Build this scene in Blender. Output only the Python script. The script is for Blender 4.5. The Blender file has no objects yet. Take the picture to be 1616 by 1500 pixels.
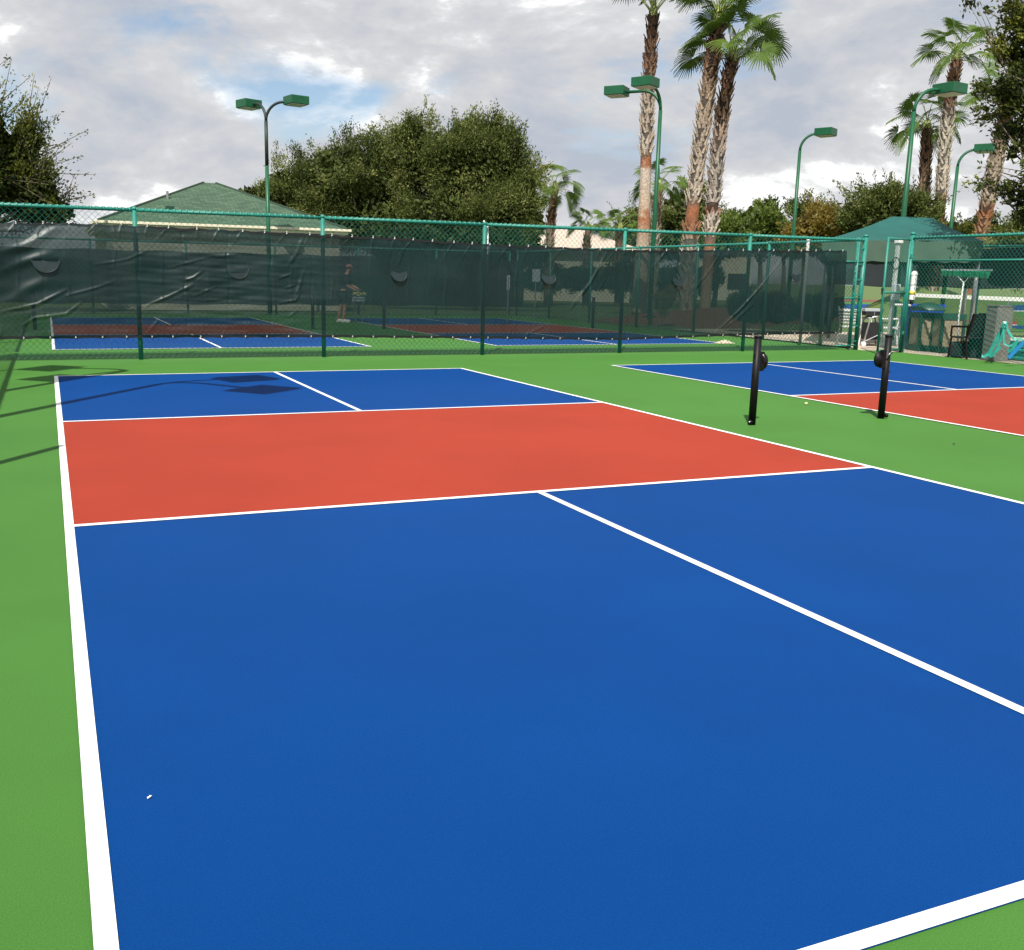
import bpy, bmesh, math, random
import numpy as np
from mathutils import Vector, Matrix
R = math.radians
random.seed(7); rng = np.random.default_rng(11)
sc = bpy.context.scene
C = sc.collection

# ------------------------------------------------------------------ camera
FPX, CXP, CYP = 1561.96, 748.73, 750.0
CAM = np.array([-0.0069, -1.453, 1.4593]); YAW, PITCH, ROLL = 0.4042, 0.1975, 0.0193
_f = np.array([math.sin(YAW)*math.cos(PITCH), math.cos(YAW)*math.cos(PITCH), -math.sin(PITCH)])
_r0 = np.array([math.cos(YAW), -math.sin(YAW), 0.0]); _u0 = np.cross(_r0, _f)
_r = math.cos(ROLL)*_r0 + math.sin(ROLL)*_u0; _u = -math.sin(ROLL)*_r0 + math.cos(ROLL)*_u0
cd = bpy.data.cameras.new('camera'); cam = bpy.data.objects.new('camera', cd); C.objects.link(cam)
cd.sensor_fit = 'HORIZONTAL'; cd.sensor_width = 36; cd.lens = FPX/1616*36
cd.shift_x = (808-CXP)/1616; cd.clip_start = .05; cd.clip_end = 3000
m = Matrix.Identity(4)
for i in range(3): m[i][0], m[i][1], m[i][2], m[i][3] = _r[i], _u[i], -_f[i], CAM[i]
cam.matrix_world = m; sc.camera = cam

def ray(px):
    return _r*((px[0]-CXP)/FPX) - _u*((px[1]-CYP)/FPX) + _f
def onG(px, z=0.0): d = ray(px); return CAM + d*((z-CAM[2])/d[2])
def onY(px, Y): d = ray(px); return CAM + d*((Y-CAM[1])/d[1])
def onX(px, X): d = ray(px); return CAM + d*((X-CAM[0])/d[0])
def onD(px, D): d = ray(px); return CAM + d*(D/math.hypot(d[0], d[1]))

# ------------------------------------------------------------------ light and sky
SUN_EL = R(51); SUN_AZ = (-0.565, -0.825)          # horizontal direction from the ground to the sun
sc.view_settings.view_transform = 'Standard'; sc.view_settings.look = 'None'
sc.view_settings.gamma = 1; sc.view_settings.exposure = 0.36; sc.view_settings.use_curve_mapping = False
w = bpy.data.worlds.new('World'); sc.world = w; w.use_nodes = True
nt = w.node_tree; N = nt.nodes; L = nt.links; N.clear()
def nd(tree, t, **k):
    n = tree.nodes.new(t)
    for a, b in k.items(): setattr(n, a, b)
    return n
out = nd(nt, 'ShaderNodeOutputWorld'); bg = nd(nt, 'ShaderNodeBackground'); L.new(bg.outputs[0], out.inputs[0])
sky = nd(nt, 'ShaderNodeTexSky', sky_type='NISHITA', sun_disc=False)
sky.sun_elevation = SUN_EL; sky.sun_rotation = math.atan2(SUN_AZ[0], SUN_AZ[1]); sky.air_density = 1.0; sky.dust_density = 1.2
skm = nd(nt, 'ShaderNodeVectorMath', operation='SCALE'); skm.inputs['Scale'].default_value = 0.12; L.new(sky.outputs[0], skm.inputs[0])
tc = nd(nt, 'ShaderNodeTexCoord'); sp = nd(nt, 'ShaderNodeSeparateXYZ'); L.new(tc.outputs['Generated'], sp.inputs[0])
def wm(op, a, b=None):
    n = nd(nt, 'ShaderNodeMath', operation=op)
    for i, v in enumerate((a, b)):
        if v is None: continue
        if isinstance(v, (int, float)): n.inputs[i].default_value = v
        else: L.new(v, n.inputs[i])
    return n.outputs[0]
cb = nd(nt, 'ShaderNodeCombineXYZ'); L.new(sp.outputs[0], cb.inputs[0]); L.new(sp.outputs[1], cb.inputs[1]); L.new(wm('MULTIPLY', sp.outputs[2], 2.3), cb.inputs[2])
def wnoise(scale, detail, rough, dist, off):
    mp = nd(nt, 'ShaderNodeMapping'); mp.inputs['Location'].default_value = off; L.new(cb.outputs[0], mp.inputs[0])
    n = nd(nt, 'ShaderNodeTexNoise'); n.inputs['Scale'].default_value = scale; n.inputs['Detail'].default_value = detail
    n.inputs['Roughness'].default_value = rough; n.inputs['Distortion'].default_value = dist; L.new(mp.outputs[0], n.inputs['Vector'])
    return n.outputs[0]
def wramp(fac, pts):
    n = nd(nt, 'ShaderNodeValToRGB'); e = n.color_ramp.elements
    while len(e) < len(pts): e.new(.5)
    for i, (p, c) in enumerate(pts): e[i].position = p; e[i].color = (*c, 1)
    L.new(fac, n.inputs[0]); return n.outputs[0]
n1 = wnoise(3.0, 10, .58, .3, (3.3, 1.7, 2.2)); n2 = wnoise(5.8, 13, .61, .22, (7.1, 4.2, 2.6)); n3 = wnoise(2.4, 6, .5, .2, (1.3, 8.2, 5.0))
cover = wramp(n1, [(.34, (0, 0, 0)), (.445, (1, 1, 1))])
shade = wramp(wm('ADD', wm('MULTIPLY', n2, .72), wm('MULTIPLY', n3, .28)), [(.38, (.44, .485, .565)), (.45, (.53, .55, .595)), (.51, (.61, .62, .64)), (.545, (.70, .705, .72)), (.575, (.98, .98, .98))])
mx = nd(nt, 'ShaderNodeMix', data_type='RGBA'); L.new(cover, mx.inputs[0]); L.new(skm.outputs[0], mx.inputs[6]); L.new(shade, mx.inputs[7])
L.new(mx.outputs[2], bg.inputs[0]); bg.inputs[1].default_value = 0.86

sd = bpy.data.lights.new('sun', 'SUN'); sd.energy = 5.0; sd.angle = R(.35); sd.color = (1, .95, .87)
sun = bpy.data.objects.new('sun', sd); C.objects.link(sun)
_s = Vector((SUN_AZ[0]*math.cos(SUN_EL), SUN_AZ[1]*math.cos(SUN_EL), math.sin(SUN_EL)))
sun.rotation_euler = _s.to_track_quat('Z', 'Y').to_euler(); sun.location = (-20, -30, 40)

# ------------------------------------------------------------------ materials
def mat(name, col, rough=.6, metal=0, spec=.5, var=0.0, vscale=8.0, bump=0.0, bscale=80.0, col2=None, coat=0.0):
    M = bpy.data.materials.new(name); M.use_nodes = True; t = M.node_tree; b = t.nodes['Principled BSDF']
    b.inputs['Base Color'].default_value = (*col, 1); b.inputs['Roughness'].default_value = rough
    b.inputs['Metallic'].default_value = metal; b.inputs['Specular IOR Level'].default_value = spec
    g = nd(t, 'ShaderNodeNewGeometry')
    if var or col2:
        n = nd(t, 'ShaderNodeTexNoise'); n.inputs['Scale'].default_value = vscale; n.inputs['Detail'].default_value = 6
        t.links.new(g.outputs['Position'], n.inputs['Vector'])
        rp = nd(t, 'ShaderNodeValToRGB'); e = rp.color_ramp.elements; e[0].position = .3; e[1].position = .7
        c2 = col2 or tuple(min(1, c*(1+var)) for c in col); c1 = col if col2 else tuple(c*(1-var) for c in col)
        e[0].color = (*c1, 1); e[1].color = (*c2, 1); t.links.new(n.outputs[0], rp.inputs[0]); t.links.new(rp.outputs[0], b.inputs['Base Color'])
    if bump:
        n = nd(t, 'ShaderNodeTexNoise'); n.inputs['Scale'].default_value = bscale; n.inputs['Detail'].default_value = 4
        t.links.new(g.outputs['Position'], n.inputs['Vector'])
        bp = nd(t, 'ShaderNodeBump'); bp.inputs['Strength'].default_value = bump; bp.inputs['Distance'].default_value = .01
        t.links.new(n.outputs[0], bp.inputs['Height']); t.links.new(bp.outputs[0], b.inputs['Normal'])
    return M
def paint(name, col):
    "acrylic court coating: large faint roller patches, fine sand grain, low sheen"
    M = bpy.data.materials.new(name); M.use_nodes = True; t = M.node_tree; b = t.nodes['Principled BSDF']
    g = nd(t, 'ShaderNodeNewGeometry')
    def noise(s, d, r=.5):
        n = nd(t, 'ShaderNodeTexNoise'); n.inputs['Scale'].default_value = s; n.inputs['Detail'].default_value = d; n.inputs['Roughness'].default_value = r
        t.links.new(g.outputs['Position'], n.inputs['Vector']); return n.outputs[0]
    def ramp(f, lo, hi, a, c):
        rp = nd(t, 'ShaderNodeMapRange'); rp.inputs[1].default_value = a; rp.inputs[2].default_value = c; rp.inputs[3].default_value = lo; rp.inputs[4].default_value = hi
        t.links.new(f, rp.inputs[0]); return rp.outputs[0]
    m1 = nd(t, 'ShaderNodeMath', operation='MULTIPLY'); t.links.new(ramp(noise(.7, 5, .6), .93, 1.07, .3, .7), m1.inputs[0]); t.links.new(ramp(noise(220, 3, .7), .80, 1.20, .3, .7), m1.inputs[1])
    sc_ = nd(t, 'ShaderNodeVectorMath', operation='SCALE'); sc_.inputs[0].default_value = col; t.links.new(m1.outputs[0], sc_.inputs['Scale'])
    t.links.new(sc_.outputs[0], b.inputs['Base Color'])
    b.inputs['Roughness'].default_value = .66; b.inputs['Specular IOR Level'].default_value = .08; b.inputs['Diffuse Roughness'].default_value = .9
    bp = nd(t, 'ShaderNodeBump'); bp.inputs['Strength'].default_value = .35; bp.inputs['Distance'].default_value = .003
    t.links.new(noise(300, 2), bp.inputs['Height']); t.links.new(bp.outputs[0], b.inputs['Normal'])
    return M
def leafmat(name, cols, trans=.3, rough=.5):
    M = bpy.data.materials.new(name); M.use_nodes = True; t = M.node_tree; b = t.nodes['Principled BSDF']
    at = nd(t, 'ShaderNodeAttribute', attribute_name='tint'); rp = nd(t, 'ShaderNodeValToRGB'); e = rp.color_ramp.elements
    while len(e) < len(cols): e.new(.5)
    for i, c in enumerate(cols): e[i].position = i/(len(cols)-1); e[i].color = (*c, 1)
    t.links.new(at.outputs['Fac'], rp.inputs[0]); t.links.new(rp.outputs[0], b.inputs['Base Color']); b.inputs['Roughness'].default_value = rough; b.inputs['Specular IOR Level'].default_value = .2
    tr = nd(t, 'ShaderNodeBsdfTranslucent'); hs = nd(t, 'ShaderNodeHueSaturation'); hs.inputs['Value'].default_value = 1.3; t.links.new(rp.outputs[0], hs.inputs['Color']); t.links.new(hs.outputs[0], tr.inputs[0])
    mxs = nd(t, 'ShaderNodeMixShader'); mxs.inputs[0].default_value = trans; t.links.new(b.outputs[0], mxs.inputs[1]); t.links.new(tr.outputs[0], mxs.inputs[2])
    t.links.new(mxs.outputs[0], t.nodes['Material Output'].inputs[0]); return M
def screenmat(name, col, T, rough=.42):
    "woven vinyl windscreen: mostly opaque, some light passes through the weave"
    M = mat(name, col, rough, spec=.42, var=.25, vscale=1.6, bump=.12, bscale=60); t = M.node_tree; b = t.nodes['Principled BSDF']
    tr = nd(t, 'ShaderNodeBsdfTransparent'); tr.inputs[0].default_value = (.90, 1, .95, 1)
    mxs = nd(t, 'ShaderNodeMixShader'); mxs.inputs[0].default_value = T
    t.links.new(b.outputs[0], mxs.inputs[1]); t.links.new(tr.outputs[0], mxs.inputs[2]); t.links.new(mxs.outputs[0], t.nodes['Material Output'].inputs[0]); return M

GREEN = paint('green_court_paint', (.048, .142, .027)); BLUE = paint('blue_court_paint', (.0002, .0350, .160))
RED = paint('red_court_paint', (.250, .0315, .0168)); WHITE = mat('white_line_paint', (.80, .80, .80), .6, var=.04, vscale=30, bump=.2, bscale=200)
TEAL = mat('teal_fence_vinyl', (.015, .195, .150), .45, spec=.5, var=.18, vscale=14)
POLEG = mat('green_pole_paint', (.009, .088, .038), .4, spec=.35, var=.12, vscale=6); POLED = mat('dark_pole_top', (.010, .022, .018), .55, var=.2, vscale=5); LENS = mat('lamp_lens', (.55, .53, .45), .3)  # dark colour for one pole's upper part and arms, green below
BLACK = mat('black_powder_coat', (.0045, .0045, .005), .5, spec=.25, var=.2, vscale=20); CHROME = mat('steel_zinc', (.45, .46, .47), .35, metal=.8, var=.1)
DKG = mat('dark_green_metal', (.008, .05, .035), .45, var=.2)
WHITEP = mat('white_plastic', (.76, .76, .74), .4, var=.05, vscale=5); SCREEN = screenmat('windscreen_vinyl', (.0026, .0170, .0175), .145, .42)
SCREENB = screenmat('far_windscreen_vinyl', (.006, .018, .022), .08, .5)
FLAP = mat('flap_vinyl', (.009, .021, .024), .4, var=.3, vscale=9)
BLACKV = mat('black_tape', (.006, .007, .008), .5)
GRASS = mat('lawn', (.065, .115, .024), .9, col2=(.105, .15, .04), vscale=1.3, bump=.8, bscale=30)
MULCH = mat('red_mulch', (.11, .032, .018), .95, col2=(.19, .07, .04), vscale=7, bump=1, bscale=25)
CONC = mat('beige_concrete', (.46, .38, .29), .85, col2=(.54, .46, .36), vscale=2.2, bump=.3, bscale=60)
GREYC = mat('grey_concrete', (.17, .16, .145), .9, col2=(.22, .21, .19), vscale=6, bump=.6, bscale=40)
BARK = mat('bark', (.09, .068, .05), .95, col2=(.15, .12, .09), vscale=5, bump=1, bscale=20)
WALL = mat('stucco_wall', (.66, .60, .49), .9, var=.05, vscale=3, bump=.3); FASCIA = mat('cream_fascia', (.74, .68, .52), .6, var=.04)
TANROOF = mat('tan_roof', (.50, .40, .33), .9, var=.1, vscale=3)
CANV = mat('green_canopy_cloth', (.004, .080, .070), .75, var=.12, vscale=2.5); VAL = mat('green_valance_cloth', (.055, .105, .072), .8, var=.15, vscale=2)
BLUEP = mat('blue_bin_plastic', (.012, .045, .38), .4, var=.1); TAN = mat('tan_panel', (.20, .155, .10), .7, col2=(.30, .25, .17), vscale=4)
TEALV = mat('teal_vinyl', (.030, .30, .24), .4, var=.2, vscale=9); SKYB = mat('blue_strap', (.02, .22, .52), .5)
YEL = mat('yellow_print', (.75, .55, .04), .5); REDP = mat('dark_red_plastic', (.18, .02, .018), .5)
PGREY = mat('pale_grey_paint', (.40, .41, .40), .6, var=.1); DARK = mat('black_fabric', (.012, .013, .015), .8, var=.3)
SKIN = mat('skin', (.50, .25, .17), .5); NAVY = mat('navy_cloth', (.012, .017, .03), .9, var=.2); PINK = mat('pink_cap', (.32, .14, .17), .8)
BALL = mat('yellow_ball', (.62, .56, .14), .7); SIGNG = mat('grey_sign', (.38, .42, .44), .5)
def roofmat():
    M = bpy.data.materials.new('green_shingle'); M.use_nodes = True; t = M.node_tree; b = t.nodes['Principled BSDF']; b.inputs['Roughness'].default_value = .9
    uv = nd(t, 'ShaderNodeUVMap'); br = nd(t, 'ShaderNodeTexBrick'); br.inputs['Scale'].default_value = 1
    br.inputs['Brick Width'].default_value = .36; br.inputs['Row Height'].default_value = .16; br.inputs['Mortar Size'].default_value = .012; br.inputs['Bias'].default_value = -.1
    br.inputs['Color1'].default_value = (.034, .075, .043, 1); br.inputs['Color2'].default_value = (.068, .126, .074, 1); br.inputs['Mortar'].default_value = (.022, .045, .028, 1)
    t.links.new(uv.outputs[0], br.inputs['Vector']); t.links.new(br.outputs[0], b.inputs['Base Color'])
    bp = nd(t, 'ShaderNodeBump'); bp.inputs['Strength'].default_value = .5; bp.inputs['Distance'].default_value = .02; t.links.new(br.outputs[1], bp.inputs['Height']); bp.invert = True
    t.links.new(bp.outputs[0], b.inputs['Normal']); return M
SHING = roofmat()

# ------------------------------------------------------------------ builders
class MB:
    def __init__(s): s.v = []; s.f = []; s.mi = []
    def add(s, v, f, mi=0):
        o = len(s.v); s.v += [tuple(map(float, p)) for p in v]; s.f += [tuple(i+o for i in q) for q in f]; s.mi += [mi]*len(f); return s
    def box(s, c, d, rz=0, mi=0, top=None):
        x, y, z = d[0]/2, d[1]/2, d[2]/2; k = top or 1
        p = [(-x, -y, -z), (x, -y, -z), (x, y, -z), (-x, y, -z), (-x*k, -y*k, z), (x*k, -y*k, z), (x*k, y*k, z), (-x*k, y*k, z)]
        co, si = math.cos(rz), math.sin(rz)
        return s.add([(c[0]+a*co-b*si, c[1]+a*si+b*co, c[2]+e) for a, b, e in p], [(0, 3, 2, 1), (4, 5, 6, 7), (0, 1, 5, 4), (1, 2, 6, 5), (2, 3, 7, 6), (3, 0, 4, 7)], mi)
    def tube(s, pts, r, n=8, mi=0, cap=True):
        P = [Vector(p) for p in pts]; rs = r if isinstance(r, (list, tuple)) else [r]*len(P); V = []; F = []
        ref = None
        for i, p in enumerate(P):
            t = (P[min(i+1, len(P)-1)]-P[max(i-1, 0)]).normalized()
            if ref is None: ref = Vector((1, 0, 0)) if abs(t.x) < .8 else Vector((0, 1, 0))
            a = (ref - t*ref.dot(t)).normalized(); ref = a; b = t.cross(a)
            V += [p + (a*math.cos(2*math.pi*k/n)+b*math.sin(2*math.pi*k/n))*rs[i] for k in range(n)]
        for i in range(len(P)-1):
            for k in range(n): F.append((i*n+k, i*n+(k+1) % n, (i+1)*n+(k+1) % n, (i+1)*n+k))
        if cap: F.append(tuple(range(n-1, -1, -1))); F.append(tuple((len(P)-1)*n+k for k in range(n)))
        return s.add(V, F, mi)
    def lathe(s, c, prof, n=16, mi=0):
        V = [(c[0]+r*math.cos(2*math.pi*k/n), c[1]+r*math.sin(2*math.pi*k/n), c[2]+z) for r, z in prof for k in range(n)]
        F = [(i*n+k, i*n+(k+1) % n, (i+1)*n+(k+1) % n, (i+1)*n+k) for i in range(len(prof)-1) for k in range(n)]
        F.append(tuple(range(n-1, -1, -1))); F.append(tuple((len(prof)-1)*n+k for k in range(n)))
        return s.add(V, F, mi)
    def mesh(s, name, mats, smooth=False):
        me = bpy.data.meshes.new(name); me.from_pydata(s.v, [], s.f); mats = mats if isinstance(mats, (list, tuple)) else [mats]
        for x in mats: me.materials.append(x)
        if len(mats) > 1: me.polygons.foreach_set('material_index', s.mi)
        if smooth: me.polygons.foreach_set('use_smooth', [True]*len(me.polygons))
        me.update(); return me
    def obj(s, name, mats, parent=None, smooth=False, bevel=0): return link(name, s.mesh(name, mats, smooth), parent, bevel)
def link(name, me, parent=None, bevel=0):
    o = bpy.data.objects.new(name, me); C.objects.link(o)
    if parent: o.parent = parent; o.matrix_parent_inverse = Matrix.Translation(parent.location).inverted() if parent.get('wp') else Matrix.Identity(4)
    if bevel:
        b = o.modifiers.new('bevel', 'BEVEL'); b.width = bevel; b.segments = 2; b.limit_method = 'ANGLE'
    return o
def thing(name, label, cat, loc=(0, 0, 0), group=None, world=True):
    "an Empty at the thing's base; with world=True its parts are given in world coordinates"
    o = bpy.data.objects.new(name, None); C.objects.link(o); o.location = tuple(map(float, loc)); o.empty_display_size = .2
    if world: o['wp'] = 1
    return tag(o, label, cat, group)
def tag(o, label, cat, group=None):
    o['label'] = label; o['category'] = cat
    if group: o['group'] = group
    return o
def struct(name, mb, m): o = mb.obj(name, m); o['kind'] = 'structure'; return o
def stuff(o): o['kind'] = 'stuff'; return o
def sheet(x0, y0, x1, y1, z): return MB().add([(x0, y0, z), (x1, y0, z), (x1, y1, z), (x0, y1, z)], [(0, 1, 2, 3)])
def arr_mesh(name, V, F, mats, tint=None, smooth=False):
    "quads from numpy arrays, optional per-face tint attribute"
    me = bpy.data.meshes.new(name); nv, nf = len(V), len(F)
    me.vertices.add(nv); me.vertices.foreach_set('co', np.ascontiguousarray(V, np.float32).ravel())
    me.loops.add(nf*4); me.loops.foreach_set('vertex_index', np.ascontiguousarray(F, np.int32).ravel())
    me.polygons.add(nf); me.polygons.foreach_set('loop_start', np.arange(nf, dtype=np.int32)*4)
    me.materials.append(mats); me.update(calc_edges=True)
    if tint is not None:
        a = me.attributes.new('tint', 'FLOAT', 'FACE'); a.data.foreach_set('value', np.ascontiguousarray(tint, np.float32))
    if smooth: me.polygons.foreach_set('use_smooth', np.ones(nf, bool))
    return me

# ------------------------------------------------------------------ ground and courts
g = MB(); g.add([(-900, -900, -.03), (900, -900, -.03), (900, 900, -.03), (-900, 900, -.03)], [(0, 1, 2, 3)]); struct('lawn', g, GRASS)
FY = 16.0; LX = -1.69; BY = 34.3; RX = 16.95; RFX = 17.27
CW, CL, NV = 6.096, 13.411, 4.572; X2 = 8.862; LW = .0508
def pavement(name, poly, z): 
    n = len(poly); return struct(name, MB().add([(x, y, z) for x, y in poly], [tuple(range(n))]), GREEN)
near = pavement('court_pavement', [(-1.9, -12), (17.27, -12), (17.27, 15.13), (16.82, 16.0), (16.82, 16.3), (-1.9, 16.3)], 0)
back = pavement('court_pavement', [(-1.9, 16.3), (16.95, 16.3), (16.95, 34.6), (-1.9, 34.6)], 0)
def court(par, x0, y0):
    z = .004; x1 = x0+CW; y1 = y0+CL
    for a, b in ((y0, y0+NV), (y1-NV, y1)): sheet(x0, a, x1, b, z).obj('service_zone', BLUE, par)
    sheet(x0, y0+NV, x1, y1-NV, z).obj('no_volley_zone', RED, par)
    z = .008
    for a in (x0, x1-LW): sheet(a, y0, a+LW, y1, z).obj('side_line', WHITE, par)
    for a in (y0, y0+NV-LW, y1-NV, y1-LW): sheet(x0+LW, a, x1-LW, a+LW, z).obj('cross_line', WHITE, par)
    for a, b in ((y0+LW, y0+NV-LW), (y1-NV+LW, y1-LW)): sheet(x0+CW/2-LW/2, a, x0+CW/2+LW/2, b, z).obj('centre_line', WHITE, par)
# the non-volley lines belong to the red zone on its near side as well
court(near, 0, 0); court(near, X2, 0); court(back, 0, 18.33); court(back, X2, 18.25)

# patio by the gate
pt = struct('patio', MB().add([(17.274, 9, 0), (26.5, 9, 0), (26.5, 24.5, 0), (17.6, 24.5, 0), (17.274, 16.1, 0)], [(0, 1, 2, 3, 4)]), CONC)
pt.location.z = .002
struct('gate_threshold', MB().add([(17.27, 15.13, .001), (17.6, 16.4, .001), (16.95, 16.4, .001), (16.82, 16.0, .001)], [(0, 1, 2, 3)]), CONC)
# palm bed: a low mulched mound behind the back courts' side fence
def mound(name, cx, cy, rx, ry, h, m, n=28, z0=-.03):
    V = []; F = []; K = 7
    for i in range(K+1):
        q = i/K
        for k in range(n):
            a = 2*math.pi*k/n; wob = 1+.08*math.sin(3*a+1)+.05*math.sin(5*a)
            V.append((cx+rx*q*wob*math.cos(a), cy+ry*q*wob*math.sin(a), z0+h*(1-q*q)**1.2))
    for i in range(K):
        for k in range(n): F.append((i*n+k, (i+1)*n+k, (i+1)*n+(k+1) % n, i*n+(k+1) % n))
    o = MB().add(V, F).obj(name, m, smooth=True); o['kind'] = 'structure'; return o
mound('lawn_rise', 27, 31, 9.4, 9, .42, GRASS); mound('mulch_bed', 24.2, 28.6, 6.4, 4.4, .60, MULCH)
for px_, d_, h_, r_ in ((1466, 57, 1.42, 3.4), (1530, 52, 1.15, 2.6)):
    q = onD((px_, 460), d_); mound('lawn_mound', q[0], q[1], r_, r_, h_, GRASS)

# ------------------------------------------------------------------ chain link fences
PITCH_W = .098
def chain_mesh(width, height):
    "interlocking zigzag wires, three-sided"
    P = PITCH_W; H = P/2; ncol = int(width/H); nrow = int(height/H); r = .0041; V = []; F = []
    for c in range(ncol):
        pts = [(c*H+(H*1.04 if (k+c) % 2 else -H*.04), .004*(1 if (k+c) % 2 else -1), .03+k*H) for k in range(nrow+1)]
        b = len(V)
        for p in pts:
            for q in range(3): V.append((p[0]+r*math.cos(q*2.094), p[1]+r*math.sin(q*2.094), p[2]))
        for i in range(len(pts)-1):
            for q in range(3): F.append((b+i*3+q, b+i*3+(q+1) % 3, b+(i+1)*3+(q+1) % 3, b+(i+1)*3+q))
    return arr_mesh('chain_link', np.array(V), np.array(F), TEAL)
_cm = {}
def bay_mesh(wd, h):
    k = (round(wd, 2), round(h, 2))
    if k not in _cm: _cm[k] = chain_mesh(wd, h)
    return _cm[k]
def fence(label, posts, h=2.42, mid=None, bottom=False, link_=True, start=True, end=True, group=None, tension=True):
    root = thing('chain_link_fence', label, 'fence', (posts[0][0], posts[0][1], 0), group)
    pm = MB().tube([(0, 0, -.05), (0, 0, h+.02)], .038, 10).lathe((0, 0, h), [(.042, 0), (.043, .03), (.02, .055), (.004, .06)], 10).mesh('fence_post', TEAL, True)
    for i, p in enumerate(posts):
        if (i == 0 and not start) or (i == len(posts)-1 and not end): continue
        o = link('fence_post', pm, root); o.location = (p[0], p[1], 0)
    for a, b in zip(posts[:-1], posts[1:]):
        L_ = math.hypot(b[0]-a[0], b[1]-a[1]); ang = math.atan2(b[1]-a[1], b[0]-a[0])
        tr = MB().tube([(0, 0, h), (L_, 0, h)], .028, 8)
        # wire wrapped round the top rail where the mesh is tied on
        for k in range(int(L_/.098)):
            x = k*.098+.03; tr.box((x, 0, h+.004), (.022, .066, .066), .6)
        o = tr.obj('top_rail', TEAL, root, True); o.location = (a[0], a[1], 0); o.rotation_euler = (0, 0, ang)
        for nm, z in (('middle_rail', mid), ('bottom_rail', .07 if bottom else None)):
            if z:
                o = MB().tube([(0, 0, z), (L_, 0, z)], .020, 8).obj(nm, TEAL, root, True); o.location = (a[0], a[1], 0); o.rotation_euler = (0, 0, ang)
        if link_:
            o = stuff(link('chain_link', bay_mesh(L_, h-.04), root)); o.location = (a[0], a[1], 0); o.rotation_euler = (0, 0, ang)
    return root
PX = [LX, 1.36, 4.48, 7.57, 10.61, 13.67, 16.82]
fence('long teal chain link fence carrying the dark windscreen behind the near courts', [(x, FY) for x in PX])
fence('teal chain link fence along the left side of the near courts', [(LX, FY-3.05*k) for k in range(0, 6)], start=False)
fence('teal chain link fence beside the patio at the right edge', [(RFX+.03, 15.13), (RFX-.12, 11.85), (RFX-.25, 8.8)], h=2.46, mid=1.98)
fence('receding teal chain link fence on the right side of the back courts', [(RX, FY+.35), (RX, 19.4), (RX, 22.45), (RX, 25.5), (RX, 28.5), (RX, 31.5), (RX, BY)], h=2.44)
fence('far teal chain link fence at the end of the back courts', [(LX+3.05*k, BY) for k in range(0, 7)], h=2.42)
fence('teal chain link fence on the left side of the back courts', [(LX, 16.3+3*k) for k in range(0, 7)], start=False)

for ob in bpy.data.objects:
    if ob.name.startswith('fence_post') and ((abs(ob.location.x-16.82) < .01 and abs(ob.location.y-FY) < .01) or (abs(ob.location.x-RFX-.03) < .01 and abs(ob.location.y-15.13) < .01)): ob.scale = (1.35, 1.35, 1.03)
# gate: hinge post belongs to the patio fence; leaf swung open into the court
hx, hy = RFX+.03, 15.13; ex, ey = 16.31, 14.83
gl = thing('gate', 'teal chain link gate leaf swung open beside the patio', 'gate', (hx, hy, 0))
ang = math.atan2(ey-hy, ex-hx); GLn = math.hypot(ex-hx, ey-hy); ux, uy = math.cos(ang), math.sin(ang)
def gp(s, z): return (hx+ux*s, hy+uy*s, z)
GH = 2.42
for s in (.09, GLn): MB().tube([gp(s, .05), gp(s, GH+.03)], .025, 8).obj('stile', TEAL, gl, True)
for z in (.07, 1.30, GH): MB().tube([gp(.09, z), gp(GLn, z)], .022, 8).obj('cross_rail', TEAL, gl, True)
o = stuff(link('chain_link', bay_mesh(GLn-.12, GH-.08), gl)); o.location = Vector(gp(.1, .04))-Vector((0, 0, 0)); o.matrix_parent_inverse = Matrix.Translation(gl.location).inverted(); o.rotation_euler = (0, 0, ang)
for z in (.4, 2.05): MB().lathe(gp(.045, z), [(.045, 0), (.045, .07)], 10).obj('hinge', TEAL, gl)
MB().box(gp(GLn+.03, 1.36), (.09, .03, .05), ang).box(gp(GLn+.05, 1.33), (.03, .03, .14), ang).obj('latch', DKG, gl)
# gate-side stub panel of the long fence has its own frame bars
st = thing('fence_brace', 'teal framed end panel of the fence left of the gate opening', 'fence panel', (16.1, FY, 0))
for x in (16.62,): MB().tube([(x, FY-.03, .05), (x, FY-.03, 2.38)], .02, 8).obj('stile', TEAL, st, True)
for z in (.1, 1.15, 1.95): MB().tube([(16.2, FY-.03, z), (16.78, FY-.03, z)], .018, 8).obj('cross_rail', TEAL, st, True)
for k in range(7): MB().box((16.72, FY-.03, .2+k*.34), (.16, .012, .03)).obj('tension_band', TEAL, st)

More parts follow.
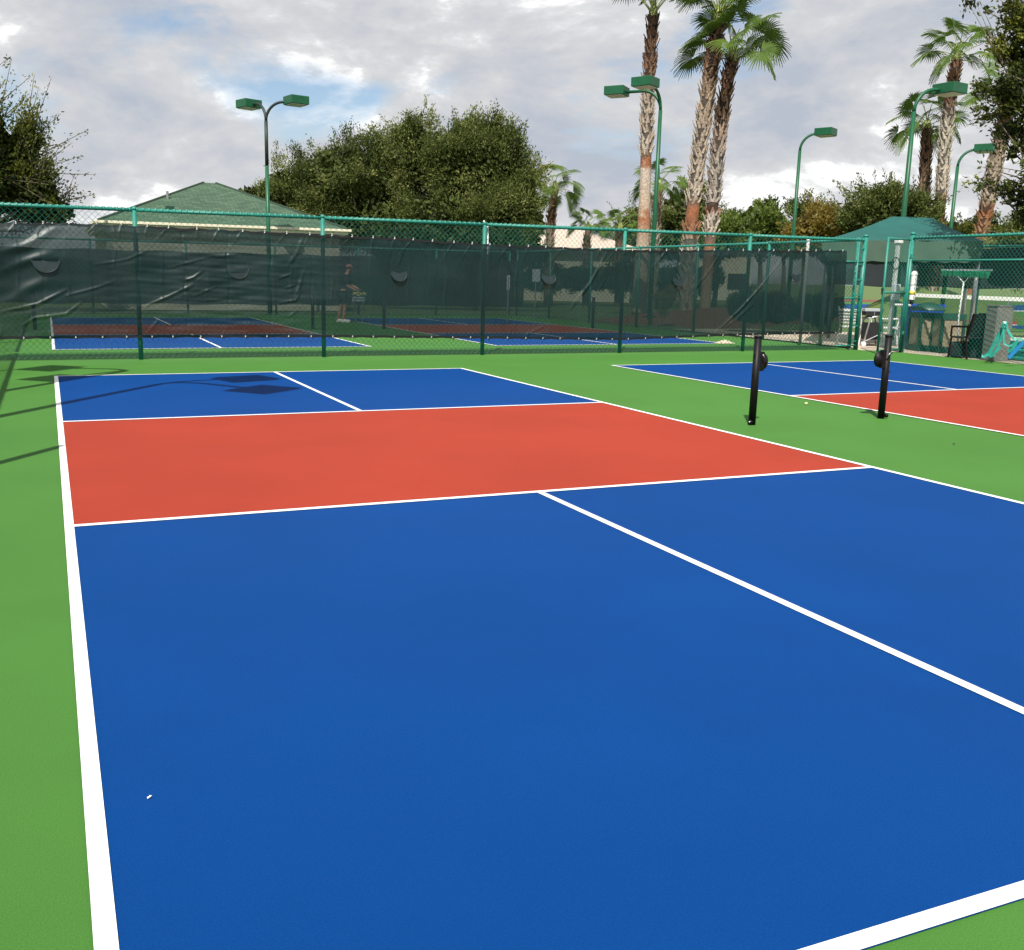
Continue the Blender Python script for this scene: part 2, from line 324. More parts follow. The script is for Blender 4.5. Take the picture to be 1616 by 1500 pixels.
# ------------------------------------------------------------------ windscreen on the near fence
SY = FY-.055
def zs(tab, x): return np.interp(x, [t[0] for t in tab], [t[1] for t in tab])
TOP = [(-1.7, 2.15), (-.63, 2.15), (.32, 2.18), (1.35, 2.18), (4.48, 2.14), (5.99, 2.12), (7.57, 2.07), (10.6, 2.05), (13.66, 2.13), (16.23, 2.19)]
BOT = [(-1.7, .35), (-.75, .35), (1.36, .36), (4.53, .35), (7.56, .31), (10.56, .26), (13.54, .34), (16.36, .37)]
TIES = np.arange(-1.55, 16.3, .385); TIES = TIES + rng.normal(0, .02, len(TIES))
def seg(px): p = onY(px, SY); return np.array([p[0], p[2]])
FOLDS = [  # photo polylines of the creases, width in metres, height in metres
 ([(0, 398), (40, 388), (70, 372), (102, 352)], .055, .075), ([(20, 470), (45, 455), (75, 440)], .08, .05),
 ([(0, 428), (20, 420), (55, 408), (80, 400)], .06, .05), ([(0, 493), (60, 480), (104, 458)], .025, .032), ([(37, 513), (55, 502), (104, 496), (128, 478)], .022, .03),
 ([(104, 467), (150, 455), (178, 445)], .02, .018), ([(228, 484), (270, 466), (303, 450)], .022, .034), ([(228, 533), (240, 517), (252, 503)], .025, .025),
 ([(292, 443), (305, 438), (318, 429)], .02, .032), ([(150, 418), (200, 410), (232, 396)], .02, .018), ([(262, 424), (300, 414), (330, 406)], .018, .016), ([(340, 405), (372, 402)], .018, .015),
 ([(325, 474), (350, 473)], .015, .016), ([(305, 468), (340, 453)], .018, .018), ([(442, 478), (467, 474), (473, 462)], .02, .032), ([(455, 418), (468, 400), (479, 372)], .03, .03),
 ([(440, 440), (460, 432)], .018, .02), ([(450, 455), (466, 450)], .018, .02), ([(478, 430), (474, 448), (466, 470)], .03, .03), ([(455, 500), (470, 490)], .02, .02),
 ([(898, 488), (930, 448), (945, 420), (960, 393)], .03, .042), ([(937, 470), (955, 440)], .02, .015), ([(844, 485), (852, 462), (858, 441)], .045, .025), ([(821, 537), (838, 524), (858, 515)], .025, .02),
 ([(806, 431), (801, 410), (792, 391)], .04, .03), ([(1029, 423), (1042, 408), (1052, 394)], .03, .03), ([(1076, 440), (1062, 415), (1053, 394)], .035, .03),
 ([(1105, 444), (1120, 424), (1138, 395)], .022, .034), ([(1090, 462), (1105, 444)], .03, .02),
 ([(1123, 530), (1163, 492), (1197, 454), (1225, 420), (1242, 395)], .026, .045), ([(1135, 522), (1160, 505), (1187, 480)], .024, .024), ([(1189, 423), (1205, 408), (1222, 395)], .03, .022),
 ([(1180, 412), (1200, 396)], .025, .018), ([(1191, 439), (1192, 480), (1195, 524)], .012, .014), ([(1240, 528), (1256, 513)], .018, .02), ([(690, 440), (694, 480)], .02, .012), ([(628, 418), (634, 400), (627, 377)], .03, .022)]
NXs, NZs = 1500, 140
xs = np.linspace(-1.66, 16.28, NXs); tt = np.linspace(0, 1, NZs)
Xg, Tg = np.meshgrid(xs, tt, indexing='ij')
ztop = zs(TOP, xs); zbot = zs(BOT, xs)
near_tie = np.min(np.abs(xs[:, None]-TIES[None, :]), axis=1)
ztop = ztop - .022*np.clip(near_tie/.19, 0, 1)**1.5; zbot = zbot + .012*np.clip(near_tie/.19, 0, 1)**1.5
Zg = zbot[:, None]+(ztop-zbot)[:, None]*Tg
Xg = Xg + .07*(Tg-.5)*np.clip((Xg-15.6)/.7, 0, 1)*-1.0
D = np.zeros_like(Xg)
def vnoise(x, z, sx, sz, seed):
    r2 = np.random.default_rng(seed); d = np.zeros_like(x)
    for _ in range(14):
        a = r2.uniform(0, 6.283); kx, kz = r2.normal(0, 1)*sx, r2.normal(0, 1)*sz; d += np.sin(kx*x+kz*z+a)
    return d/3.7
D += .012*vnoise(Xg, Zg, 1.6, 1.6, 1) + .006*vnoise(Xg, Zg, 5, 3.5, 2)
left = np.clip((1.2-Xg)/2.2, 0, 1)
D += left*(.035*vnoise(Xg, Zg, 2.0, 4.5, 3) + .008*vnoise(Xg, Zg, 4, 14, 4))
mid = np.clip(1-np.abs(Xg-2.8)/2.6, 0, 1); D += mid*(.010*vnoise(Xg, Zg, 3, 12, 5) + .006*vnoise(Xg, Zg, 5, 30, 8))
pw = np.clip((6.0-Xg)/5, .35, 1); D += pw*.010*(2*np.abs(((Xg+.03*np.sin(2*Zg))/.78) % 1-.5))   # broad pleats
for k, xc in enumerate(np.arange(-1.5, 16.2, .36)):          # vertical creases left from packing
    D += (.009 if k % 2 else -.009)*np.exp(-((Xg-xc-.02*np.sin(7*Zg+k))/.018)**2)*(.4+.6*np.abs(math.sin(k*1.7)))
for i, tx in enumerate(TIES):                                # little puckers running down from the ties
    zt = float(zs(TOP, tx)); zb_ = float(zs(BOT, tx))
    for sgn, wd in ((-1, .9), (1, .6)):
        s = zt-Zg; slope = sgn*(.45+.5*math.sin(i*2.3)); xx = tx+slope*s
        D += wd*.020*np.exp(-((Xg-xx)/(.014+.05*s))**2)*np.exp(-s/.16)
    s = Zg-zb_; D += .014*np.exp(-((Xg-tx-.5*math.sin(i*1.3)*s)/(.012+.06*s))**2)*np.exp(-s/.13)
for pts, wd, hg in FOLDS:
    wd *= 1.0; hg *= .48; P = [seg(p) for p in pts]; lens = [np.linalg.norm(b-a) for a, b in zip(P[:-1], P[1:])]; tot = sum(lens); acc = 0
    best = np.full_like(Xg, 9.); par = np.zeros_like(Xg); side = np.zeros_like(Xg)
    for (a, b), ln in zip(zip(P[:-1], P[1:]), lens):
        d = (b-a)/ln; sx, sz = Xg-a[0], Zg-a[1]; tpar = np.clip(sx*d[0]+sz*d[1], 0, ln)
        dist = np.hypot(sx-tpar*d[0], sz-tpar*d[1]); cr = sx*d[1]-sz*d[0]
        q = dist < best; best[q] = dist[q]; par[q] = ((acc+tpar)/tot)[q]; side[q] = cr[q]; acc += ln
    env = np.clip(np.sin(np.pi*np.clip(par*.86+.07, 0, 1)), 0, 1)**.6
    D += env*hg*(np.exp(-(best/wd)**2) - .25*np.exp(-((best-2.1*wd)/(1.2*wd))**2)*(side > 0))
amp = np.minimum(1, np.minimum(Tg, 1-Tg)*14+.15)
Yg = SY - .012 - np.clip(D*amp, -.035, .16)
V = np.stack([Xg, Yg, Zg], -1).reshape(-1, 3)
ii, jj = np.meshgrid(np.arange(NXs-1), np.arange(NZs-1), indexing='ij')
a = (ii*NZs+jj); F = np.stack([a, a+NZs, a+NZs+1, a+1], -1).reshape(-1, 4)
VENTS = [(72, 411, 17), (375, 424, 15), (629, 432, 12), (865, 437, 12), (1070, 442, 11), (1255, 435, 10)]
vp = [(onY((x, y), SY), r_*17.6/FPX*(1+.02*i)) for i, (x, y, r_) in enumerate(VENTS)]
fc = V[F].mean(1); keep = np.ones(len(F), bool)
for (p, r_) in vp:
    dx, dz = fc[:, 0]-p[0], fc[:, 2]-p[2]
    keep &= ~((np.hypot(dx, dz) < r_*.96) & (dz < -r_*.55))
F = F[keep]
ws = thing('windscreen', 'dark green mesh windscreen with creases and vents tied along the near fence', 'windscreen', (7.5, SY, 0))
link('mesh_cloth', arr_mesh('mesh_cloth', V, F, SCREEN, smooth=True), ws)
# hems
for nm, zz, dz in (('top_hem', ztop, -.02), ('bottom_hem', zbot, .02)):
    hv = []; hf = []
    for i, x in enumerate(xs[::10]):
        z = zz[::10][i]; hv += [(x, SY-.016, z+dz-.02), (x, SY-.016, z+dz+.021), (x, SY-.010, z+dz+.021), (x, SY-.010, z+dz-.02)]
    for i in range(len(xs[::10])-1):
        b = i*4
        for q in range(4): hf.append((b+q, b+4+q, b+4+(q+1) % 4, b+(q+1) % 4))
    MB().add(hv, hf).obj(nm, BLACKV, ws)
tm = MB().lathe((0, 0, 0), [(.017, 0), (.017, .006), (.006, .007)], 8).tube([(0, 0, .006), (.01, .022, .02), (-.012, .05, .012)], .005, 5).mesh('tie', WHITEP, True)
tm2 = MB().lathe((0, 0, 0), [(.013, 0), (.013, .006), (.006, .007)], 8).tube([(0, 0, .006), (.012, -.02, .012), (.03, -.06, .006)], .005, 5).mesh('tie', [BLACKV], True)
for i, tx in enumerate(TIES):
    for me, z in ((tm, float(zs(TOP, tx))-.018), (tm2, float(zs(BOT, tx))+.016)):
        o = link('tie', me, ws); o.matrix_parent_inverse = Matrix.Translation(ws.location).inverted(); o.location = (tx, SY-.018, z); o.rotation_euler = (R(90), 0, 0); o.scale = (.75,)*3
        if me is tm2:
            o2 = link('grommet', tm, ws); o2.matrix_parent_inverse = o.matrix_parent_inverse; o2.location = (tx, SY-.02, z); o2.rotation_euler = (R(90), 0, 0); o2.scale = (.7, .5, .7)
for i, (p, r_) in enumerate(vp):                              # half-moon vent flaps, hinged at the top, lower edge standing off
    V2 = []; F2 = []; nr, na = 5, 18; tilt = (.05, .04, .06, .10, .05, .05)[i]
    for a in range(na+1):
        th = math.pi*.90 + math.pi*1.2*a/na
        for q in range(nr+1):
            rr = r_*q/nr; x = rr*math.cos(th)*1.05; z = rr*math.sin(th)*1.0
            up = .35*r_
            V2.append((p[0]+x, SY-.03-tilt*.45*(-z/r_), p[2]+z+up*(1 if False else 0)))
    for a in range(na):
        for q in range(nr): b = a*(nr+1)+q; F2.append((b, b+1, b+nr+2, b+nr+1))
    MB().add(V2, F2).obj('vent_flap', FLAP, ws, True)
    MB().tube([(p[0]+r_*1.05*math.cos(math.pi+math.pi*a/16), SY-.032-tilt*.45*-math.sin(math.pi+math.pi*a/16), p[2]+r_*math.sin(math.pi+math.pi*a/16)) for a in range(17)], .007, 5).obj('flap_binding', FLAP, ws, True)

# far windscreen at the end of the back courts
def plain_screen(name, label, p0, p1, z0, z1, m=SCREENB):
    L_ = math.hypot(p1[0]-p0[0], p1[1]-p0[1]); n = max(8, int(L_*8)); V = []; F = []; nz = 10
    ux, uy = (p1[0]-p0[0])/L_, (p1[1]-p0[1])/L_
    for i in range(n+1):
        s = L_*i/n
        for j in range(nz+1):
            t_ = j/nz; d = .025*math.sin(s*2.1+t_*1.4)+.018*math.sin(s*5.3-t_*3)
            V.append((p0[0]+ux*s+uy*d, p0[1]+uy*s-ux*d, z0+(z1-z0)*t_+.02*math.sin(s*2.7)))
    for i in range(n):
        for j in range(nz): b = i*(nz+1)+j; F.append((b, b+nz+1, b+nz+2, b+1))
    return tag(MB().add(V, F).obj(name, m, smooth=True), label, 'windscreen')
xr = float(onY((826, 440), BY)[0])
plain_screen('windscreen', 'far dark green windscreen at the end of the back courts', (LX+.1, BY-.06), (xr, BY-.06), .35, 2.12)
plain_screen('windscreen', 'dark windscreen hung high behind the patio, below the canopy valance', onD((1306, 430), 30)[:2], onD((1690, 430), 27.5)[:2], 1.42, 2.40)

q0, q1 = onD((1306, 430), 30.05), onD((1690, 430), 27.55)
fence('teal fence posts and rail carrying the high windscreen behind the patio', [tuple(q0[:2]+(q1[:2]-q0[:2])*k/3) for k in range(4)], h=2.44, link_=False)

# ------------------------------------------------------------------ pickleball net posts
def net_post(px, X, side, label):
    root = thing('net_post', label, 'net post', (X, 6.84, 0), 'black net posts between the near courts')
    MB().tube([(X, 6.84, 0), (X, 6.84, .905)], .038, 20).obj('tube', BLACK, root, True)
    MB().lathe((X, 6.84, .9), [(.041, 0), (.041, .018), (.030, .026), (.01, .028)], 18).obj('cap', BLACK, root, True)
    s = side
    MB().box((X+s*.058, 6.84, .66), (.05, .05, .20)).obj('bracket', BLACK, root, bevel=.006)
    # ratchet wheel: a flat disc with a domed hub
    n = 24; Vv = []; Ff = []
    prof = [(0.0, .0), (.072, .0), (.076, .010), (.072, .020), (.050, .030), (.026, .046), (0.001, .048)]
    for r_, h in prof:
        for k in range(n): Vv.append((X+s*(.078+r_*math.cos(2*math.pi*k/n)*.80)+s*.02, 6.84+.03-h*1.2, .655+r_*1.12*math.sin(2*math.pi*k/n)))
    for i in range(len(prof)-1):
        for k in range(n): Ff.append((i*n+k, i*n+(k+1) % n, (i+1)*n+(k+1) % n, (i+1)*n+k))
    MB().add(Vv, Ff).obj('winch_wheel', BLACK, root, True)
    MB().tube([(X+s*.05, 6.78, .70), (X+s*.02, 6.77, .735)], .008, 8).obj('pawl', CHROME, root, True)
    MB().tube([(X-s*.035, 6.815, .035), (X-s*.06, 6.805, .035)], .022, 10).tube([(X-s*.06, 6.805, .035), (X-s*.066, 6.802, .035)], .010, 8, 1).obj('lacing_hook', [BLACK, CHROME], root, True)
    MB().tube([(X-s*.037, 6.825, .72), (X-s*.05, 6.822, .72)], .008, 6).tube([(X-s*.037, 6.825, .52), (X-s*.05, 6.822, .52)], .008, 6).obj('bolt', BLACK, root)
net_post(None, 6.68, 1, 'black net post with winch wheel on its right side, the left of the pair')
net_post(None, 8.448, -1, 'black net post with winch wheel on its left side, the right of the pair')
for i, X in enumerate((-.35, 6.50, 8.5, 15.1)):
    r_ = thing('net_post', ['black net post at the far left of the back courts', 'black net post behind the screen, left of the player', 'black net post behind the screen, right of the player', 'black net post behind the screen, right of the back courts'][i], 'net post', (X, 25.0, 0), 'net posts of the back courts')
    MB().tube([(X, 25, 0), (X, 25, .914)], .045, 12).obj('tube', BLACK, r_, True); MB().lathe((X, 25, .9), [(.05, 0), (.04, .025), (.01, .03)], 12).obj('cap', BLACK, r_, True)

# ------------------------------------------------------------------ floodlight poles
def lamp_head(mbroot, c, yaw, a=.66, h=.27):
    co, si = math.cos(yaw), math.sin(yaw)
    MB().box(c, (a, a, h), yaw).obj('lamp_head', POLEG, mbroot, bevel=.012)
    MB().box((c[0], c[1], c[2]-h/2-.012), (a*.86, a*.86, .02), yaw).obj('lens', LENS, mbroot)
def light_pole(label, base, top_z, heads, r0=.085, r1=.06, group='green floodlight poles', arm=.8, dark_from=None):
    "heads: list of (azimuth of the arm, box yaw); the arms curve out from the pole top"
    root = thing('light_pole', label, 'light pole', base, group); x, y, z0 = base
    zt = top_z-.75
    zs_ = dark_from or zt; rs_ = r0+(r1-r0)*(zs_-z0)/(zt-z0); AM = POLED if dark_from else POLEG
    MB().tube([(x, y, z0-.05), (x, y, z0+(zs_-z0)*.5), (x, y, zs_)], [r0, (r0+rs_)/2, rs_], 12).obj('pole', POLEG, root, True)
    if dark_from: MB().tube([(x, y, zs_), (x, y, (zs_+zt)/2), (x, y, zt)], [rs_*.98, (rs_+r1)/2, r1], 12).obj('upper_pole', POLED, root, True)
    MB().box((x, y, z0+.02), (.3, .3, .04)).obj('base_plate', POLEG, root)
    for hd in heads:
        az, yaw = hd[:2]; arm_ = hd[2] if len(hd) > 2 else arm
        dx, dy = math.cos(az), math.sin(az); pts = []
        for k in range(9):
            q = k/8*math.pi/2; pts.append((x+dx*.62*(1-math.cos(q)), y+dy*.62*(1-math.cos(q)), zt+.62*math.sin(q)))
        pts.append((x+dx*arm_, y+dy*arm_, zt+.62))
        MB().tube(pts, r1*.8, 10).obj('arm', AM, root, True)
        lamp_head(root, (x+dx*(arm_+.28), y+dy*(arm_+.28), zt+.66), yaw)
def px_az(dirx, depth=0.0):
    v = _r0*dirx + np.array([_f[0], _f[1], 0])/math.hypot(_f[0], _f[1])*depth; return math.atan2(v[1], v[0])
b = onD((421, 250), 36.4); light_pole('green twin headed light pole in front of the green roofed building', (b[0], b[1], 0), onD((421, 160), 36.4)[2]+.1, [(px_az(-.72, .75), px_az(-.72, .75)), (px_az(.78, -.1), px_az(.55, -.75))], dark_from=float(onD((421, 262), 36.4)[2]))
b = onD((1030, 300), 34.0); b2 = onD((1012, 480), 34.0)
light_pole('green light pole with two heads pointing left beside the tall palms', (b2[0]+.22, b2[1]-.2, .25), onD((1040, 141), 34.0)[2]+.1, [(px_az(-1, .50), px_az(-1, .50), 1.22), (px_az(-.55, -.75), px_az(-.55, -.75), .85)])
b = onD((1255, 330), 42); light_pole('slim green light pole with one head, beyond the windscreen right end', (b[0], b[1], 0), onD((1255, 210), 42)[2]+.1, [(px_az(1, -.2), px_az(.75, -.6))], arm=.62)
b = onD((1430, 300), 31.5); light_pole('tall green light pole with one head rising behind the canopy', (b[0], b[1], 0), onD((1440, 138), 31.5)[2]+.1, [(px_az(1, .25), px_az(.8, .5))])
b = onD((1505, 320), 43); light_pole('green light pole with one head beside the leaning palm trunk', (b[0], b[1], 0), onD((1510, 235), 43)[2]+.1, [(px_az(1, -.15), px_az(.8, -.55))], arm=.62)
# two poles outside the left fence: only their shadows reach the picture
def shadow_base(gx, gy, h): 
    k = h/math.tan(SUN_EL); return (gx+SUN_AZ[0]*k, gy+SUN_AZ[1]*k)
bx_, by_ = shadow_base(1.25, 12.05, 6.85); light_pole('twin headed light pole left of the court, its shadow on the blue zone', (bx_, by_, 0), 7.6, [(R(2), R(20), .64), (R(-56), R(42), 1.32)])
bx_, by_ = shadow_base(.9, 13.9, 6.85); light_pole('twin headed light pole left of the court, its shadow near the far left corner', (bx_, by_, 0), 7.6, [(R(165), R(52), 1.0), (R(225), R(48), 1.36)])
bx_, by_ = shadow_base(.02, 7.44, 3.75)
sp_ = thing('steel_post', 'plain steel post left of the court, its shadow touching the left sideline', 'post', (bx_, by_, 0)); MB().tube([(bx_, by_, -.05), (bx_, by_, 3.72)], .05, 10).obj('tube', TEAL, sp_, True); MB().lathe((bx_, by_, 3.72), [(.05, 0), (.03, .03), (.005, .04)], 10).obj('cap', TEAL, sp_, True)

# ------------------------------------------------------------------ foliage
def leaves(P, size, nrm=None, jitter=1.0, asp=.55, g=rng):
    "rhombic leaves at points P"
    n = len(P); d = g.normal(size=(n, 3)); d /= np.linalg.norm(d, axis=1)[:, None]
    if nrm is not None: d = d*jitter+nrm; d /= np.linalg.norm(d, axis=1)[:, None]
    e = g.normal(size=(n, 3)); e -= d*np.sum(d*e, 1)[:, None]; e /= np.linalg.norm(e, axis=1)[:, None]
    s = (size*g.uniform(.6, 1.3, n))[:, None]
    if asp < 0: asp = -asp
    V = np.stack([P-d*s*.5, P+e*s*asp*.5, P+d*s*.5, P-e*s*asp*.5], 1).reshape(-1, 3)
    return V
OAKL = leafmat('oak_leaf', [(.024, .036, .009), (.074, .100, .024), (.138, .166, .044), (.225, .232, .075)], .3, .6)
OAKD = leafmat('oak_leaf_dark', [(.012, .020, .007), (.04, .058, .012), (.10, .118, .02), (.22, .22, .03)], .3, .6)
FRESH = leafmat('fresh_leaf', [(.03, .052, .010), (.08, .12, .022), (.125, .175, .036), (.17, .22, .05)], .28)
GOLD = leafmat('golden_leaf', [(.08, .065, .014), (.17, .13, .028), (.27, .19, .04), (.13, .135, .035)], .3)
HEDGE = leafmat('hedge_leaf', [(.010, .024, .010), (.022, .05, .016), (.045, .085, .025)], .2)
TWIG = mat('twig_bark', (.10, .08, .06), .95)
def tree(name, label, lobes, Dist, leaf, M, cat='tree', sprays=260, nleaf=70, shoot=.12, shootlen=1.8, inner=.35, trunk=True, base_z=0.0, group=None, seed=1, depth=.75, spray_len=.75, spread=.22, trunk_px=None, limb=1.0):
    g = np.random.default_rng(seed); pts = []; tints = []; twigs = []; axs = []
    Cs = []
    for (cx, cy, rx, ry) in lobes:
        c = onD((cx, cy), Dist); sx = rx/FPX*Dist; sz = ry/FPX*Dist; Cs.append((c, sx, sz))
    vol = np.array([s*z for _, s, z in Cs]); vol /= vol.sum()
    ctr = np.mean([c for c, _, _ in Cs], 0)
    rt = np.array([_r0[0], _r0[1], 0]); fw = np.array([_f[0], _f[1], 0])/math.hypot(_f[0], _f[1])
    for li, (c, sx, sz) in enumerate(Cs):
        ns = int(sprays*vol[li]); nc = max(3, ns//7); cdir = g.normal(size=(nc, 3)); cdir /= np.linalg.norm(cdir, axis=1)[:, None]; cq = g.uniform(.62, 1.02, nc); ct = g.normal(0, .16, nc); ci = g.integers(0, nc, ns)
        dd = cdir[ci]+g.normal(0, .15, (ns, 3)); dd /= np.linalg.norm(dd, axis=1)[:, None]; csg = np.where(g.random(nc) < .72, 1, -1); dd[:, 2] = np.abs(dd[:, 2])*csg[ci]
        for d, k_ in zip(dd, ci):
            q = cq[k_]*g.uniform(.9, 1.06)
            p = c + (rt*d[0]*sx + fw*d[1]*sx*depth)*q + np.array([0, 0, d[2]*sz*q])
            if p[2] < base_z+.1: continue
            ax = rt*d[0]+fw*d[1]+np.array([0, 0, d[2]+.55]) + g.normal(0, .35, 3); ax /= np.linalg.norm(ax)
            ln = spray_len*g.uniform(.6, 1.3); is_shoot = g.random() < shoot; n = nleaf
            t = g.random(n)
            if is_shoot:
                ln = shootlen*g.uniform(.6, 1.2); r_ = .05+.12*(1-t); n_ = int(n*.6); t = t[:n_]; r_ = r_[:n_]; twigs.append((p-ax*.3, p+ax*ln))
            else: r_ = spread*(1-.55*t)
            off = g.normal(0, 1, (len(t), 3))*r_[:, None]
            pts.append(p + ax*(t*ln)[:, None] - ax*ln*.35*(0 if is_shoot else 1) + off)
            axs.append(np.repeat(ax[None, :], len(t), 0))
            tints.append(np.clip(g.normal(.48, .15)+ct[k_]+g.normal(0, .13, len(t))+.12*(t-.5), 0, 1))
    P = np.concatenate(pts); T = np.concatenate(tints); AX = np.concatenate(axs)
    if inner:                                                   # denser leaves inside so that little sky shows through
        Q = []
        for li, (c, sx, sz) in enumerate(Cs):
            n = int(len(P)*inner*vol[li]); d = g.normal(size=(n, 3)); d /= np.linalg.norm(d, axis=1)[:, None]; q = (g.random(n)**.5*.8)[:, None]; d = d*q
            Q.append(c + rt*d[:, :1]*sx + fw*d[:, 1:2]*sx*depth + np.array([0, 0, 1])*d[:, 2:]*sz)
        Q = np.concatenate(Q); ok = Q[:, 2] > base_z+.1; Q = Q[ok]
        V = np.concatenate([leaves(P, leaf, AX, .75, .42, g=g), leaves(Q, leaf*1.9, asp=.8, g=g)]); T = np.concatenate([T, g.uniform(.0, .5, len(Q))])  # inner leaves tinted darker: shade inside the crown put into the colour
    else: V = leaves(P, leaf, AX, .75, .42, g=g)
    root = thing(name, label, cat, (ctr[0], ctr[1], base_z), group)
    o = link('crown', arr_mesh('crown', V, np.arange(len(V)).reshape(-1, 4), M, T), root); stuff(o)
    tb = MB()
    if trunk:
        if trunk_px is not None: bx, by = onD((trunk_px, 450), Dist)[:2]
        else: bx, by = ctr[0], ctr[1]
        hz = ctr[2]; r0 = .035*max(3, hz-base_z)
        tb.tube([(bx, by, base_z-.1), (bx+.1, by, base_z+(hz-base_z)*.3), (bx*.6+ctr[0]*.4, by*.6+ctr[1]*.4, base_z+(hz-base_z)*.62)], [r0*1.25, r0, r0*.8], 10)
        fork = (bx*.6+ctr[0]*.4, by*.6+ctr[1]*.4, base_z+(hz-base_z)*.6)
        for c, sx, sz in Cs:
            for k in range(3):
                e = c + rt*g.normal(0, .35)*sx + fw*g.normal(0, .3)*sx + np.array([0, 0, g.uniform(-.1, .6)*sz])
                mid_ = (np.array(fork)+e)/2 + g.normal(0, .15, 3); tb.tube([fork, mid_, e], [r0*.55*limb, r0*.3*limb, r0*.06*limb], 6)
    if tb.v: tb.obj('trunk', BARK, root, True)
    tw_ = MB()
    for a_, b_ in twigs: tw_.tube([a_, (a_+b_)/2, b_], [.02, .014, .005], 4, cap=False)
    if tw_.v: stuff(tw_.obj('twigs', BARK, root, True))
    return root
tree('oak_tree', 'broad olive green oak behind the green roofed building, left of the bigger oak', [(545, 298, 94, 76), (452, 315, 56, 50), (398, 326, 38, 36), (610, 295, 60, 68), (590, 350, 105, 50), (490, 350, 70, 38)], 52, .135, OAKL, sprays=640, nleaf=120, seed=21, shootlen=1.3, shoot=.06, spray_len=1.1, spread=.28)
tree('oak_tree', 'tall bushy oak in the centre, left of the palms', [(740, 265, 84, 70), (805, 305, 48, 66), (662, 250, 44, 52), (735, 345, 118, 55), (835, 358, 30, 34), (770, 228, 46, 38), (650, 215, 26, 24)], 50, .135, OAKL, sprays=800, nleaf=120, seed=22, shootlen=1.3, shoot=.06, spray_len=1.1, spread=.28)
tree('oak_tree', 'twiggy oak at the left edge above the fence', [(8, 275, 50, 70), (48, 310, 46, 46), (-55, 230, 70, 100), (88, 335, 30, 20), (40, 225, 26, 30)], 37, .12, OAKD, sprays=420, nleaf=64, shoot=.30, shootlen=1.6, seed=23, spray_len=.8, spread=.22, inner=.45, trunk_px=-60)
tree('hedge', 'dark green hedge under the big oaks, above the windscreen', [(640, 392, 70, 30), (720, 395, 80, 30), (800, 398, 60, 26), (840, 402, 30, 20)], 45, .12, HEDGE, 'hedge', sprays=420, nleaf=60, shoot=0, seed=24, spray_len=.5, spread=.22, inner=.5)
tree('oak_tree', 'feathery olive tree behind the tall palm trunks', [(1078, 350, 48, 55), (1105, 370, 45, 40), (1060, 385, 60, 30)], 62, .17, OAKL, sprays=320, nleaf=60, seed=25, shootlen=1.8)
tree('oak_tree', 'thin branched tree left of the tallest palm trunk', [(1000, 365, 34, 28), (985, 388, 34, 18)], 80, .17, OAKL, sprays=180, nleaf=50, shoot=.3, seed=26, shootlen=2.0)
tree('broadleaf_tree', 'round fresh green tree right of the palm group', [(1200, 358, 42, 38), (1185, 375, 40, 25), (1225, 378, 30, 25)], 60, .2, FRESH, sprays=260, nleaf=60, shoot=.06, seed=27, shootlen=1.2)
tree('broadleaf_tree', 'low yellow green tree just right of the palm trunks', [(1145, 375, 36, 34), (1120, 388, 30, 22)], 58, .19, FRESH, sprays=200, nleaf=60, shoot=.04, seed=28)
tree('broadleaf_tree', 'green tree standing behind the golden brown tree', [(1285, 345, 36, 26), (1262, 372, 30, 26)], 63, .18, OAKL, sprays=200, nleaf=60, seed=29, shootlen=1.2)
tree('broadleaf_tree', 'golden brown tree left of the green canopy', [(1310, 365, 52, 32), (1345, 380, 40, 26), (1280, 382, 40, 24)], 56, .17, GOLD, sprays=280, nleaf=60, shoot=.06, seed=30, shootlen=1.1)
tree('oak_tree', 'grey green oak behind the canopy peak', [(1395, 335, 52, 38), (1440, 350, 42, 36), (1365, 355, 34, 30)], 54, .16, OAKL, sprays=340, nleaf=62, shoot=.14, seed=31, shootlen=1.4, trunk_px=1438)
tree('broadleaf_tree', 'small distant tree left of the slim light pole', [(1242, 388, 26, 20), (1238, 372, 18, 16)], 70, .2, FRESH, sprays=110, nleaf=50, shoot=.04, seed=32)
tree('broadleaf_tree', 'low dark trees behind the palms at the far right', [(1500, 385, 60, 34), (1560, 380, 50, 30)], 75, .2, OAKD, sprays=260, nleaf=50, shoot=.08, seed=33)
tree('shrub', 'leafy shrub behind the canopy at the right edge', [(1600, 400, 42, 38), (1640, 385, 40, 50), (1585, 430, 30, 24)], 33, .10, OAKL, 'shrub', sprays=260, nleaf=60, shoot=.1, seed=34, shootlen=.7, spray_len=.5, spread=.16, trunk=False)
# the big near tree whose branches hang in at the right edge
tree('broadleaf_tree', 'big dark leafed tree hanging in at the right edge', [(1632, 50, 40, 40), (1635, 120, 42, 26), (1640, 160, 50, 24), (1645, 225, 46, 46), (1650, 310, 52, 46), (1640, 355, 30, 14), (1582, 148, 28, 10), (1600, 95, 24, 24), (1596, 205, 20, 14), (1552, 172, 18, 4), (1590, 180, 24, 7), (1590, 12, 36, 6), (1540, 6, 20, 3), (1600, 245, 18, 8), (1552, 264, 14, 3), (1568, 290, 20, 4), (1604, 318, 18, 10), (1700, 150, 80, 150)], 24, .10, OAKD, sprays=620, nleaf=58, limb=.3, shoot=.25, shootlen=.6, seed=35, spray_len=.42, spread=.11, inner=.06, trunk_px=1760, depth=.8)
